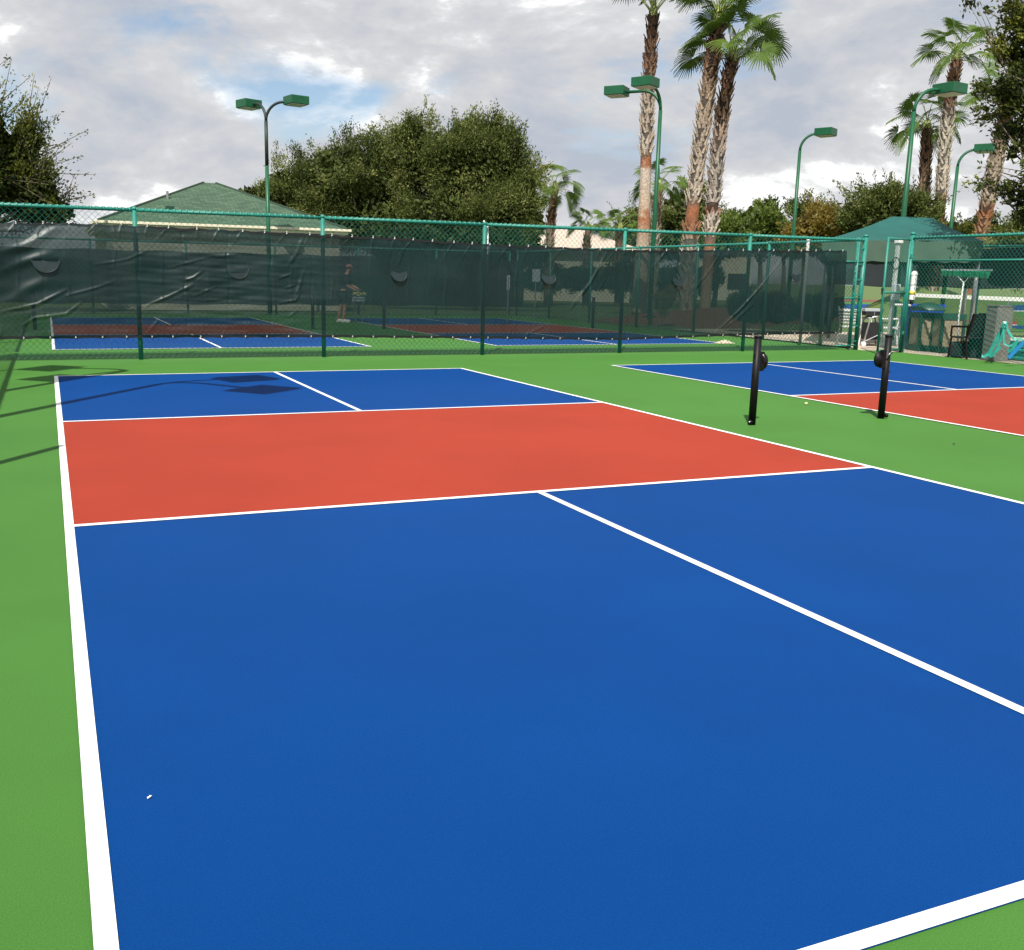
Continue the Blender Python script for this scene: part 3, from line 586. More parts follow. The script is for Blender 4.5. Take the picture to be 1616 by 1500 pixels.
# hedges and bushes on the lawn, seen through the windscreen
tree('hedge', 'long clipped dark hedge on the lawn behind the back courts', [(860, 440, 50, 22), (920, 440, 50, 22), (980, 440, 50, 22), (1040, 442, 50, 22), (1100, 442, 50, 22)], 58, .16, HEDGE, 'hedge', sprays=420, nleaf=50, shoot=0, seed=36, spray_len=.35, spread=.2, inner=.6, trunk=False)
tree('shrub', 'pale round shrub beside the palm trunks behind the windscreen', [(1048, 475, 15, 17)], 33.5, .07, GOLD, 'shrub', sprays=60, nleaf=60, shoot=0, seed=37, spray_len=.25, spread=.1, trunk=False, base_z=.2)
tree('hedge', 'dark hedge behind the patio, right of the back courts', [(1180, 488, 34, 22), (1230, 490, 34, 22), (1290, 492, 34, 22)], 31, .09, HEDGE, 'hedge', sprays=320, nleaf=60, shoot=0, seed=38, spray_len=.25, spread=.14, inner=.5, trunk=False)

# ------------------------------------------------------------------ palms
FANL = leafmat('palm_leaf', [(.028, .06, .010), (.075, .13, .020), (.15, .22, .036)], .30, .55)
PET = mat('palm_petiole', (.22, .26, .07), .5); 
def trunkmat(name, z0, z1, bands, seed):
    "bands: (height fraction, colour): trunk colouring with height, gap shade included for the core"
    M = bpy.data.materials.new(name); M.use_nodes = True; t = M.node_tree; b = t.nodes['Principled BSDF']; b.inputs['Roughness'].default_value = .95
    g = nd(t, 'ShaderNodeNewGeometry'); s = nd(t, 'ShaderNodeSeparateXYZ'); t.links.new(g.outputs['Position'], s.inputs[0])
    mr = nd(t, 'ShaderNodeMapRange'); mr.inputs[1].default_value = z0; mr.inputs[2].default_value = z1; t.links.new(s.outputs[2], mr.inputs[0])
    n = nd(t, 'ShaderNodeTexNoise'); n.inputs['Scale'].default_value = 3; n.inputs['Detail'].default_value = 5; t.links.new(g.outputs['Position'], n.inputs['Vector'])
    ad = nd(t, 'ShaderNodeMath', operation='MULTIPLY_ADD'); t.links.new(n.outputs[0], ad.inputs[0]); ad.inputs[1].default_value = .09
    sb = nd(t, 'ShaderNodeMath', operation='SUBTRACT'); t.links.new(mr.outputs[0], sb.inputs[0]); sb.inputs[1].default_value = .045; t.links.new(sb.outputs[0], ad.inputs[2])
    rp = nd(t, 'ShaderNodeValToRGB'); e = rp.color_ramp.elements
    while len(e) < len(bands): e.new(.5)
    for i, (p, c) in enumerate(bands): e[i].position = p; e[i].color = (*c, 1)
    t.links.new(ad.outputs[0], rp.inputs[0])
    n2 = nd(t, 'ShaderNodeTexNoise'); n2.inputs['Scale'].default_value = 14; n2.inputs['Detail'].default_value = 4; t.links.new(g.outputs['Position'], n2.inputs['Vector'])
    mp = nd(t, 'ShaderNodeMapRange'); mp.inputs[1].default_value = .3; mp.inputs[2].default_value = .7; mp.inputs[3].default_value = .6; mp.inputs[4].default_value = 1.3; t.links.new(n2.outputs[0], mp.inputs[0])
    v = nd(t, 'ShaderNodeVectorMath', operation='SCALE'); t.links.new(rp.outputs[0], v.inputs[0]); t.links.new(mp.outputs[0], v.inputs['Scale']); t.links.new(v.outputs[0], b.inputs['Base Color'])
    bp = nd(t, 'ShaderNodeBump'); bp.inputs['Strength'].default_value = .6; bp.inputs['Distance'].default_value = .03; t.links.new(n2.outputs[0], bp.inputs['Height']); t.links.new(bp.outputs[0], b.inputs['Normal'])
    return M
def frond(elev, seed, R_=.80, pl=1.22, roll=0.0, bend=.4):
    "fan leaf on a stalk leaving along +X at the given elevation; folded segments with drooping split tips"
    g = random.Random(seed); V = []; F = []; T = []
    # stalk, arching downwards
    pts = []; a = elev
    x = z = 0
    for k in range(7):
        pts.append((x, 0, z)); x += pl/6*math.cos(a); z += pl/6*math.sin(a); a -= .09
    end = Vector((x, 0, z)); a -= bend; d = Vector((math.cos(a), 0, math.sin(a))); up = Vector((-math.sin(a), 0, math.cos(a))); sd_ = Vector((0, 1, 0))
    Rm = Matrix.Rotation(roll, 3, d); up = Rm @ up; sd_ = Rm @ sd_
    n = 34; span = R(140)
    for k in range(n):
        th = -span+2*span*(k+.5)/n; hw = span/n*.98; ln = R_*(1-.18*(abs(th)/span)**2)*g.uniform(.9, 1.06); droop = g.uniform(.30, .55)
        rows = []
        for s in (0.06, .35, .6, .8, 1.0):
            wd = (math.tan(hw)*s*ln if s <= .6 else math.tan(hw)*.6*ln*(1-(s-.6)/.4*.92))
            c = end + (d*math.cos(th)+sd_*math.sin(th))*s*ln + up*(-.30*(s**1.4)*ln*math.cos(th)*.3 + .16*abs(math.sin(th))*s*ln)
            c = c + Vector((0, 0, -droop*max(0, s-.42)**1.7*ln*1.5))
            tang = (-d*math.sin(th)+sd_*math.cos(th))
            rows.append((c-tang*wd, c+up*(.022*s), c+tang*wd))
        b_ = len(V); tv = g.random()
        for r3 in rows: V += [tuple(q) for q in r3]
        for i in range(4):
            for j in range(2): F.append((b_+i*3+j, b_+i*3+j+1, b_+(i+1)*3+j+1, b_+(i+1)*3+j)); T.append(min(1, max(0, .5+.35*(tv-.5)+(.1 if j else -.1))))
    blade = arr_mesh('blade', np.array(V), np.array(F), FANL, np.array(T))
    stalk = MB().tube(pts, [.030, .026, .022, .02, .018, .016, .014], 5).mesh('stalk', PET, True)
    return stalk, blade
FRONDS = [(e, frond(R(e), 50+i*3+k, roll=R(ro), bend=.05+.35*max(0, 1-e/85))) for i, e in enumerate((84, 72, 60, 48, 36, 22, 8, -8, -24)) for k, ro in enumerate((-42, 5, 38))]
BOOTG = None
def palm(label, path, Dist, radii, bands, nf, fr, boots=(0.0, 1.0), elevs=(-15, 85), seed=3, base_z=0.0, base_at=None, pl=1.0, group='fan palms'):
    g = random.Random(seed); P = [onD(p, Dist) for p in path]
    P[0] = np.array([P[0][0], P[0][1], base_z-.1])
    # smooth curve through the picked points
    pts = []; K = 10
    for i in range(len(P)-1):
        a0 = P[max(i-1, 0)]; a1 = P[i]; a2 = P[i+1]; a3 = P[min(i+2, len(P)-1)]
        for k in range(K):
            t = k/K; pts.append(.5*((2*a1)+(-a0+a2)*t+(2*a0-5*a1+4*a2-a3)*t*t+(-a0+3*a1-3*a2+a3)*t**3))
    pts.append(P[-1]); pts = np.array(pts); n = len(pts); z0, z1 = pts[0][2], pts[-1][2]
    rr = np.interp(np.linspace(0, 1, n), np.linspace(0, 1, len(radii)), radii)
    M = trunkmat('palm_trunk_bark', z0, z1, bands, seed)
    bz = boots if isinstance(boots[0], tuple) else (boots,)
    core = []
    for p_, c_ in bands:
        inb = any(a-.01 <= p_ <= b+.02 for a, b in bz); core.append((p_, tuple(x*.16 for x in c_) if inb else c_))  # core darkened behind the leaf bases: shade of the gaps painted in
    MC = trunkmat('palm_trunk_shaded_core', z0, z1, core, seed)
    root = thing('palm_tree', label, 'palm tree', (P[0][0], P[0][1], base_z), group)
    MB().tube(pts, list(rr), 14).obj('trunk', MC, root, True)
    # old leaf bases: short wedges in a criss-cross spiral
    mb = MB(); Lc = np.concatenate([[0], np.cumsum(np.linalg.norm(np.diff(pts, axis=0), axis=1))]); tot = Lc[-1]; s = 0; row = 0
    while s < tot-.05:
        fr_ = s/tot
        if any(a <= fr_ <= b for a, b in (boots if isinstance(boots[0], tuple) else (boots,))):
            c = np.array([np.interp(s, Lc, pts[:, k]) for k in range(3)]); r_ = float(np.interp(s, Lc, rr)); nn = 7
            for k in range(nn):
                if g.random() < .14: continue
                th = 2*math.pi*(k+.5*(row % 2))/nn+g.uniform(-.28, .28); o_ = np.array([math.cos(th), math.sin(th), 0]); tn = np.array([-math.sin(th), math.cos(th), 0]); u = np.array([0, 0, 1.])
                wd = r_*.34; ln = g.uniform(.20, .36); out_ = g.uniform(.06, .15); lean = (1 if row % 2 else -1)*g.uniform(.5, 1.3)*wd
                c = c+np.array([0, 0, g.uniform(-.05, .05)]); b0 = c+o_*r_*.93; tip = c+o_*(r_+out_)+u*ln+tn*lean
                q = [b0-tn*wd, b0+tn*wd, b0+o_*.035-u*.03, tip-tn*wd*.32, tip+tn*wd*.32, tip-o_*.02+u*.02]
                mb.add(q, [(0, 2, 3), (2, 1, 4), (2, 4, 3), (0, 3, 5), (1, 5, 4), (3, 4, 5)])
        s += g.uniform(.12, .175); row += 1
    if mb.v: stuff(mb.obj('leaf_bases', M, root))
    top = Vector(P[-1]); 
    MB().lathe((top.x, top.y, top.z-.25), [(rr[-1]*.9, 0), (rr[-1]*1.05, .2), (rr[-1]*.8, .45), (.03, .7)], 10).obj('crown_shaft', PET, root, True)
    for k in range(nf):
        q = (k+.5)/nf; e = elevs[1]+(elevs[0]-elevs[1])*q**.8; az = k*2.39996+seed
        es, (sm, bm) = sorted(FRONDS, key=lambda it: abs(it[0]-e))[g.randrange(3)]
        for nm, me in (('stalk', sm), ('fan_leaf', bm)):
            o = link(nm, me, root); o.matrix_parent_inverse = Matrix.Translation(root.location).inverted(); o.location = top+Vector((0, 0, .12-.25*q)); o.rotation_euler = (g.uniform(-.25, .25), R(es-e), az); o.scale = (fr,)*3
    return root
GY, BR, DK, OR, WT, TN = (.40, .32, .25), (.19, .10, .06), (.095, .05, .032), (.29, .11, .048), (.55, .47, .385), (.41, .31, .225)
palm('tallest left palm with smooth tan lower trunk, two headed lamp before it', [(1008, 490), (1014, 395), (1018, 300), (1022, 170), (1031, 22)], 38.5, [.28, .27, .235, .205, .195, .18, .16], [(0, (.40, .36, .30)), (.25, TN), (.335, OR), (.36, TN), (.49, (.45, .38, .32)), (.515, OR), (.55, WT), (.74, GY), (.82, BR), (1, DK)], 15, .95, boots=(.53, .985), elevs=(52, 88), seed=3, base_z=.3)
palm('leaning palm with white bootied trunk, middle of the tall trio', [(1083, 490), (1088, 392), (1098, 290), (1115, 160), (1134, 32)], 37.5, [.26, .25, .23, .22, .22, .23, .20], [(0, GY), (.24, WT), (.29, (.34, .19, .11)), (.36, OR), (.41, WT), (.62, GY), (.74, TN), (.85, BR), (1, DK)], 16, .95, boots=((.02, .31), (.385, .985)), elevs=(48, 88), seed=5, base_z=.33)
palm('leaning palm with full visible crown, right of the tall trio', [(1112, 490), (1122, 360), (1130, 270), (1142, 170), (1156, 92)], 38, [.20, .20, .205, .205, .20, .20, .18], [(0, TN), (.28, OR), (.335, WT), (.40, (.50, .44, .38)), (.43, OR), (.455, (.40, .35, .31)), (.60, (.40, .35, .30)), (.78, (.34, .22, .15)), (.9, BR), (1, DK)], 18, .98, boots=((.31, .41), (.44, .985)), elevs=(18, 88), seed=8, base_z=.30)
palm('short dark trunked palm left of the white trunked one at right', [(1457, 458), (1457, 380), (1458, 320), (1463, 200)], 58, [.24, .24, .25, .25, .22], [(0, WT), (.45, WT), (.65, (.30, .19, .13)), (.85, BR), (1, DK)], 16, 1.0, boots=(.0, .985), elevs=(-6, 86), seed=11, base_z=1.3)
palm('white trunked palm rising behind the single headed lamp at right', [(1474, 458), (1479, 385), (1484, 320), (1494, 200), (1510, 92)], 56, [.23, .23, .25, .26, .25, .22], [(0, GY), (.25, WT), (.33, OR), (.40, OR), (.43, WT), (.72, (.5, .44, .37)), (.83, BR), (1, BR)], 16, 1.02, boots=((.0, .32), (.40, .985)), elevs=(6, 88), seed=14, base_z=1.3)
palm('leaning brown palm trunk behind the hanging branches at right', [(1532, 466), (1546, 385), (1557, 330), (1575, 240), (1592, 150)], 52, [.26, .26, .27, .28, .27, .25], [(0, OR), (.38, (.34, .18, .1)), (.44, OR), (.50, GY), (.68, GY), (.88, BR), (1, DK)], 9, .95, boots=((.22, .985),), elevs=(10, 84), seed=17, base_z=1.0)
SB = [(0, BR), (.5, (.34, .26, .2)), (.75, (.28, .14, .08)), (1, BR)]
palm('young bright palm standing right of the big oak', [(866, 450), (868, 370), (876, 298)], 56, [.28, .22, .20, .20], SB, 16, .80, boots=(.2, .8), elevs=(-20, 86), seed=20, pl=.8)
palm('small low palm left of the tan roof end', [(925, 450), (926, 395), (928, 362)], 58, [.2, .18, .16], SB, 12, .66, boots=(.3, .9), elevs=(12, 84), seed=23)
palm('small low palm right of its twin, above the tan roof', [(976, 450), (977, 395), (979, 362)], 58, [.2, .18, .16], SB, 12, .66, boots=(.3, .9), elevs=(12, 84), seed=26)
palm('palm partly hidden behind the tallest palm and lamp pole', [(1030, 450), (1034, 370), (1040, 295)], 55, [.22, .2, .2], [(0, GY), (.6, GY), (1, BR)], 14, .78, boots=(.1, .95), elevs=(-15, 84), seed=29)

# ------------------------------------------------------------------ green roofed building
e0 = onY((155, 346), 38.0); e1 = onY((548, 366), 38.0); EZ = 3.22; X0, X1 = e0[0], e1[0]; Y0 = 38.0; Y1 = Y0+(X1-X0)
apx = onY((331, 289), (Y0+Y1)/2); XM = (X0+X1)/2; AZ = apx[2]
bd = thing('building', 'low building with green shingle hip roof behind the left windscreen', 'building', (XM, (Y0+Y1)/2, 0))
rf = MB(); rv = .25
cors = [(X0, Y0), (X1, Y0), (X1, Y1), (X0, Y1)]; rl = [(apx[0]-rv, (Y0+Y1)/2, AZ), (apx[0]+rv, (Y0+Y1)/2, AZ)]
def slope(a, b, t0, t1, nm='roof_slope'):
    V = [(*a, EZ), (*b, EZ), t1, t0] if t0 != t1 else [(*a, EZ), (*b, EZ), t0]
    me = MB().add(V, [tuple(range(len(V)))]).mesh(nm, SHING); uv = me.uv_layers.new(name='UVMap')
    A = Vector(V[0]); U = (Vector(V[1])-A).normalized(); Nn = U.cross(Vector(V[-1])-A).normalized(); W = Nn.cross(U)
    for li, lp in enumerate(me.loops): p = Vector(V[lp.vertex_index])-A; uv.data[li].uv = (p.dot(U), p.dot(W))
    o = link(nm, me, bd); s_ = o.modifiers.new('thick', 'SOLIDIFY'); s_.thickness = .06; s_.offset = -1; return o
slope(cors[0], cors[1], rl[0], rl[1]); slope(cors[1], cors[2], rl[1], rl[1]); slope(cors[2], cors[3], rl[1], rl[0]); slope(cors[3], cors[0], rl[0], rl[0])
for (a, t_) in ((cors[0], rl[0]), (cors[1], rl[1]), (cors[2], rl[1]), (cors[3], rl[0])):
    MB().tube([(*a, EZ+.02), t_], .05, 6).obj('hip_cap', SHING, bd)
for nm, z, h, outp in (('fascia', EZ-.13, .16, 0), ('gutter', EZ-.045, .09, .09)):
    MB().box((XM, Y0-.02-outp, z), (X1-X0+2*outp, .05+outp, h)).obj(nm, FASCIA, bd)
    MB().box((X0-.02-outp, (Y0+Y1)/2, z), (.05+outp, Y1-Y0, h)).obj(nm, FASCIA, bd); MB().box((X1+.02+outp, (Y0+Y1)/2, z), (.05+outp, Y1-Y0, h)).obj(nm, FASCIA, bd)
MB().box((XM, (Y0+Y1)/2, EZ-.26), (X1-X0-.1, Y1-Y0-.1, .05)).obj('soffit', FASCIA, bd)
MB().box((XM, (Y0+Y1)/2, (EZ-.3)/2), (X1-X0-.5, Y1-Y0-.5, EZ-.3)).obj('wall', WALL, bd)
for k in range(3):
    wx = X0+1.8+k*2.6; wf = MB().box((wx, Y0+.22, 1.5), (1.1, .06, 1.2)).obj('window', FASCIA, bd); MB().box((wx, Y0+.18, 1.5), (.96, .04, 1.06)).obj('pane', DARK, wf); wf.children[0].matrix_parent_inverse = Matrix.Identity(4)
p = onY((265, 330), 40.5); MB().tube([(p[0], 40.5, 3.9), (p[0], 40.5, onY((265, 302), 40.5)[2])], .05, 8).obj('vent_pipe', CHROME, bd)
p = onY((268, 330), 39.2); MB().box((p[0], 39.2, 3.8), (.3, .3, .18)).obj('roof_vent', DKG, bd)
def house(label, px_l, px_r, px_top, y_e, y_t, D_, m=TANROOF):
    a = onD((px_l, y_e), D_); b = onD((px_r, y_e), D_); t_ = onD((px_top, y_t), D_+5); wd = math.hypot(b[0]-a[0], b[1]-a[1]); ang = math.atan2(b[1]-a[1], b[0]-a[0])
    u = np.array([math.cos(ang), math.sin(ang), 0]); v = np.array([-math.sin(ang), math.cos(ang), 0]); ez = (a[2]+b[2])/2; a = np.array([a[0], a[1], ez]); dp = 10
    root = thing('house', label, 'house', (a[0], a[1], 0)); s_ = float(np.dot(t_-a, u)); 
    c = [a, a+u*wd, a+u*wd+v*dp, a+v*dp]; r0 = a+u*(s_-.6)+v*5+np.array([0, 0, t_[2]-ez]); r1 = a+u*(s_+.6)+v*5+np.array([0, 0, t_[2]-ez])
    for V in ([c[0], c[1], r1, r0], [c[1], c[2], r1], [c[2], c[3], r0, r1], [c[3], c[0], r0]): MB().add(V, [tuple(range(len(V)))]).obj('roof_slope', m, root)
    q = a+u*wd/2+v*5; MB().box((q[0], q[1], (ez-.05)/2), (wd-1, dp-1, ez-.05), ang).obj('wall', WALL, root)
    q = a+u*wd/2; MB().box((q[0], q[1], ez-.1), (wd, .08, .18), ang).obj('fascia', FASCIA, root)
    for k in (.25, .7):
        q = a+u*wd*k+v*.48; MB().box((q[0], q[1], 1.5), (1.4, .08, 1.2), ang).obj('window', DARK, root)
house('distant house with tan hip roof between the oak and the palms', 800, 1010, 898, 391, 362, 66)
house('distant tan roofed house mostly hidden behind the palm trunks', 1090, 1200, 1130, 388, 368, 82)

# ------------------------------------------------------------------ shade canopy beside the gate
cn = thing('canopy', 'green fabric shade canopy with pale valance over the patio', 'canopy', (20.5, 18.2, 0))
A = onD((1298, 378), 25.6); B = onD((1552, 382), 25.6)
mid_ = (A+B)/2; u = B-A; u[2] = 0; wd = np.linalg.norm(u); u /= wd; v = np.array([-u[1], u[0], 0]); v = v if np.dot(v, _f) > 0 else -v
EZc = float((A[2]+B[2])/2); cA = np.array([A[0], A[1], EZc]); dp = 3.6
apc = onD((1418, 343), 25.6+dp/2); sA = float(np.dot(apc-cA, u)); rz_ = apc[2]-EZc
cc = [cA, cA+u*wd, cA+u*wd+v*dp, cA+v*dp]; r0 = cA+u*(sA-.15)+v*dp*.45+np.array([0, 0, rz_]); r1 = cA+u*(sA+.75)+v*dp*.45+np.array([0, 0, rz_-.03])
def panel(V4, nm, m, sag=.10, n=10):
    a_, b_, c_, d_ = [np.array(q) for q in V4]; V = []; F = []
    for i in range(n+1):
        for j in range(n+1):
            s, t_ = i/n, j/n; q = (a_*(1-s)+b_*s)*(1-t_)+(d_*(1-s)+c_*s)*t_; q = q-np.array([0, 0, sag*math.sin(math.pi*t_)*(.4+.6*math.sin(math.pi*s))]); V.append(q)
    for i in range(n):
        for j in range(n): k = i*(n+1)+j; F.append((k, k+n+1, k+n+2, k+1))
    MB().add(V, F).obj(nm, m, cn, True)
panel([cc[0], cc[1], r1, r0], 'roof_panel', CANV); panel([cc[1], cc[2], r1, r1], 'roof_panel', CANV); panel([cc[2], cc[3], r0, r1], 'roof_panel', CANV); panel([cc[3], cc[0], r0, r0], 'roof_panel', CANV)
vh = .48
for a_, b_ in zip(cc, cc[1:]+cc[:1]):
    V = []; F = []; n = 24
    for i in range(n+1):
        q = a_+(b_-a_)*i/n; off = .02*math.sin(i*1.3); V += [q+v*off, q+v*off-np.array([0, 0, vh+.015*math.sin(i*2.1)])]
    for i in range(n): F.append((2*i, 2*i+1, 2*i+3, 2*i+2))
    MB().add(V, F).obj('valance', VAL, cn, True)
for i, (s, t_) in enumerate(((.04, .05), (.985, .05), (.985, .95), (.04, .95))):
    q = cA+u*wd*s+v*dp*t_; MB().tube([(q[0], q[1], 0), (q[0], q[1], EZc+.02)], .05, 10).obj('post', CHROME, cn, True)

# white square post with a switch box and a coiled wire, seen through the gate leaf
q = onD((1402, 540), 25.0); wp = thing('utility_post', 'pale square post with switch box and coiled cable, seen through the gate', 'post', (q[0], q[1], 0)); h = float(onD((1419, 384), 25)[2])
MB().box((q[0], q[1], h/2), (.078, .078, h)).obj('post', PGREY, wp, bevel=.008); MB().box((q[0]-.02, q[1]-.09, 1.30), (.18, .10, .36)).obj('switch_box', SIGNG, wp, bevel=.01)
cxx = onD((1408, 416), 25.0); MB().tube([(cxx[0]+.13*math.cos(a_*.42)*.9, cxx[1]-.1, cxx[2]+.13*math.sin(a_*.42)) for a_ in range(31)], .012, 5).obj('coiled_cable', BLACK, wp, True)
MB().box((q[0], q[1]-.01, h+.03), (.13, .13, .06)).obj('cap', WHITEP, wp)
q = onY((1274, 400), 17.6); wp = thing('utility_post', 'white post showing through the right end of the windscreen', 'post', (q[0], 17.6, 0)); hh = float(onY((1281, 381), 17.6)[2])
MB().tube([(q[0], 17.6, 0), (q[0], 17.6, hh)], .036, 10).obj('post', PGREY, wp, True); MB().lathe((q[0], 17.6, hh), [(.045, 0), (.042, .04), (.01, .06)], 10).obj('cap', WHITEP, wp, True)
for i, (xx, yy) in enumerate(((764, 350), (770, 355))):
    q = onY((xx, yy), FY+.07); tag(MB().tube([(q[0]+.01, FY+.07, 1.2), (q[0], FY+.07, q[2])], .018, 8).lathe((q[0], FY+.07, q[2]-.02), [(.02, 0), (.02, .03), (.008, .04)], 8).obj('pipe', WHITEP, smooth=True), ['white pipe above the middle fence post, the taller of two', 'white pipe above the middle fence post, the shorter of two'][i], 'pipe', 'white pipes on the fence')
# white tube with a yellow sticker strapped to the hinge post
tb = thing('tube_holder', 'white plastic tube with yellow sticker strapped to the gate hinge post', 'tube', (hx-.05, hy-.09, 1.0))
c0 = (hx+.02, hy-.125); MB().lathe((c0[0], c0[1], 1.15), [(.058, 0), (.062, .01), (.062, .53), (.068, .53), (.068, .56), (.05, .60), (.01, .62)], 24).obj('tube', WHITEP, tb)
MB().lathe((c0[0], c0[1], 1.26), [(.0635, 0), (.0635, .075)], 16).obj('sticker', YEL, tb, True); MB().lathe((c0[0], c0[1], 1.46), [(.0635, 0), (.0635, .014)], 16).obj('strap', DKG, tb, True); MB().lathe((c0[0], c0[1], 1.05), [(.035, 0), (.05, .10)], 14).obj('end_cap', BLACK, tb, True)

# broom hung upside down on the patio fence
fx = RFX-.06
def fpx(px, dx=0): return onX(px, fx+dx)
bm_ = thing('push_broom', 'upturned green court broom with white handle leaning on the patio fence', 'broom', fpx((1510, 552), .1))
a_, b_ = fpx((1488, 431), .1), fpx((1562, 434), .1)
dv = (b_-a_)/np.linalg.norm(b_-a_)
MB().tube([fpx((1511, 550), .1), fpx((1513, 500), .1), fpx((1521, 445), .1)], .016, 8).obj('handle', WHITEP, bm_, True)
MB().tube([fpx((1521, 447), .1), a_*.7+b_*.3+np.array([0, 0, -.02])], .008, 6).tube([fpx((1521, 447), .1), a_*.4+b_*.6+np.array([0, 0, -.02])], .008, 6).obj('fork', WHITEP, bm_)
MB().box((a_+b_)/2+np.array([0, 0, .075]), (np.linalg.norm(b_-a_)*1.04, .07, .035), math.atan2(dv[1], dv[0])).obj('rail', SIGNG, bm_)
br = MB(); L_ = np.linalg.norm(b_-a_); rr_ = random.Random(4)
for k in range(120):
    q = a_+dv*L_*(k+.5)/120; br.add([q+np.array([-.035, 0, .065]), q+np.array([.035, 0, .065]), q+dv*.014+np.array([-.035, 0, .065]), q+dv*rr_.uniform(-.01, .02)+np.array([rr_.uniform(-.05, .02), 0, -.06-rr_.random()*.03])], [(0, 1, 2), (0, 3, 1), (1, 3, 2), (0, 2, 3)])
stuff(br.obj('bristles', mat('green_bristle', (.02, .30, .15), .6), bm_))

# bins
def bin_frame(label, px, D_, wpx):
    q = onD(px, D_); q[2] = 0; root = thing('waste_bin', label, 'bin', q, 'green framed bins on the patio'); w_ = wpx/FPX*D_; hgt = .86; ang = -.05+YAW*-1
    u_ = np.array([math.cos(-YAW), math.sin(-YAW), 0]); v_ = np.array([-u_[1], u_[0], 0])
    for sx in (-1, 1):
        for sy in (-1, 1): p_ = q+u_*sx*w_/2+v_*sy*w_/2; MB().box((p_[0], p_[1], hgt/2), (.06, .06, hgt), -YAW).obj('corner_post', DKG, root)
    for sy in (-1, 1):
        for z in (.08, hgt-.06): p_ = q+v_*sy*w_/2; MB().box((p_[0], p_[1], z), (w_-.06, .05, .12), -YAW).obj('frame_rail', DKG, root); p_ = q+u_*sy*w_/2; MB().box((p_[0], p_[1], z), (.05, w_-.06, .12), -YAW).obj('frame_rail', DKG, root)
        p_ = q+v_*sy*w_*.48; MB().box((p_[0], p_[1], .45), (w_*.84, .02, .62), -YAW).obj('panel', TAN, root); p_ = q+u_*sy*w_*.48; MB().box((p_[0], p_[1], .45), (.02, w_*.84, .62), -YAW).obj('panel', TAN, root)
    return root, q, w_
r1_, q1, w1 = bin_frame('tan panelled green framed bin beside the blue bin', (1461, 540), 25.0, 36)
r2_, q2, w2 = bin_frame('tan panelled green framed bin with domed lid, left of the broom handle', (1493, 542), 24.6, 30)
MB().lathe((q2[0]-.1, q2[1]+.5, .90), [(.36, 0), (.36, .03), (.30, .10), (.18, .16), (.05, .19)], 20).obj('domed_lid', DKG, r2_, True)
q = onD((1442, 540), 25.7); bb = thing('recycling_bin', 'tall blue plastic bin behind the tan panelled bin', 'bin', (q[0], q[1], 0))
MB().box((q[0]+.16, q[1], .49), (.68, .6, .98), -YAW, top=1.08).obj('tub', BLUEP, bb, bevel=.03); MB().box((q[0]+.16, q[1], 1.0), (.78, .70, .07), -YAW).obj('rim', BLUEP, bb, bevel=.02); MB().tube([(q[0]-.28, q[1]-.1, 1.0), (q[0]-.28, q[1]+.4, 1.0)], .03, 8).obj('handle_bar', WHITEP, bb)
# grey concrete pillar
q = onD((1572, 545), 22.6); pl = thing('pillar', 'grey concrete pillar with thin pipe, behind the teal net pile', 'pillar', (q[0], q[1], 0)); hp = float(onD((1575, 484), 22.6)[2])
MB().box((q[0], q[1], hp/2), (.36, .34, hp), -.25).obj('shaft', GREYC, pl, bevel=.015); MB().box((q[0], q[1], hp+.012), (.38, .36, .025), -.25).obj('cap', GREYC, pl, bevel=.005); MB().tube([(q[0]+.07, q[1]-.1, hp), (q[0]+.07, q[1]-.1, hp+.11)], .013, 6).obj('pipe', CHROME, pl)
# stack of rolled teal nets with draped webbing
pn = onG((1580, 566)); net = thing('rolled_nets', 'pile of rolled teal nets and webbing beside the patio fence', 'net pile', (17.75, 12.9, 0))
rr_ = random.Random(9); T0 = onG((1548, 564)); T1 = onG((1630, 573)); dd = T1-T0; ln = np.linalg.norm(dd); dd /= ln; T0 = T0+np.array([.06, 0, 0]); bk = np.array([-dd[1], dd[0], 0]); bk = bk if bk[0] > 0 else -bk
for row in range(5):
    z = .05+row*.075
    for col in range(4-row//2):
        s0 = .09*row+rr_.uniform(0, .05); p0 = T0+dd*s0+bk*(col*.1+row*.02); pts = [p0+dd*(ln*1.3-s0)*k/5+np.array([0, rr_.uniform(-.01, .01), rr_.uniform(-.008, .008)]) for k in range(6)]
        MB().tube([(p_[0], p_[1], z+p_[2]) for p_ in pts], .042, 10).obj('roll', TEALV, net, True)
def web(pxs, D_, r_=.022, m=TEALV, nm='webbing'):
    P_ = [onD(p_, D_) for p_ in pxs]; V = []; F = []
    for i, p_ in enumerate(P_): t_ = P_[min(i+1, len(P_)-1)]-P_[max(i-1, 0)]; s_ = np.cross(t_, _f); s_ /= np.linalg.norm(s_); V += [p_-s_*r_, p_+s_*r_, p_+s_*r_-_f*.012+0, p_-s_*r_-_f*.012]
    for i in range(len(P_)-1):
        for k in range(4): F.append((i*4+k, i*4+(k+1) % 4, (i+1)*4+(k+1) % 4, (i+1)*4+k))
    MB().add(V, F).obj(nm, m, net)
DN = 21.9
web([(1584, 512), (1580, 522), (1573, 535), (1566, 548), (1560, 560)], DN, .035); web([(1586, 512), (1582, 527), (1577, 540), (1572, 553), (1566, 563)], DN-.1, .022)
web([(1584, 514), (1583, 530), (1584, 543), (1592, 547), (1601, 542), (1606, 537)], DN-.1, .02); web([(1587, 514), (1592, 526), (1600, 536), (1609, 535), (1616, 540), (1624, 545)], DN-.05, .022); web([(1604, 540), (1598, 550), (1590, 556)], DN-.2, .03)
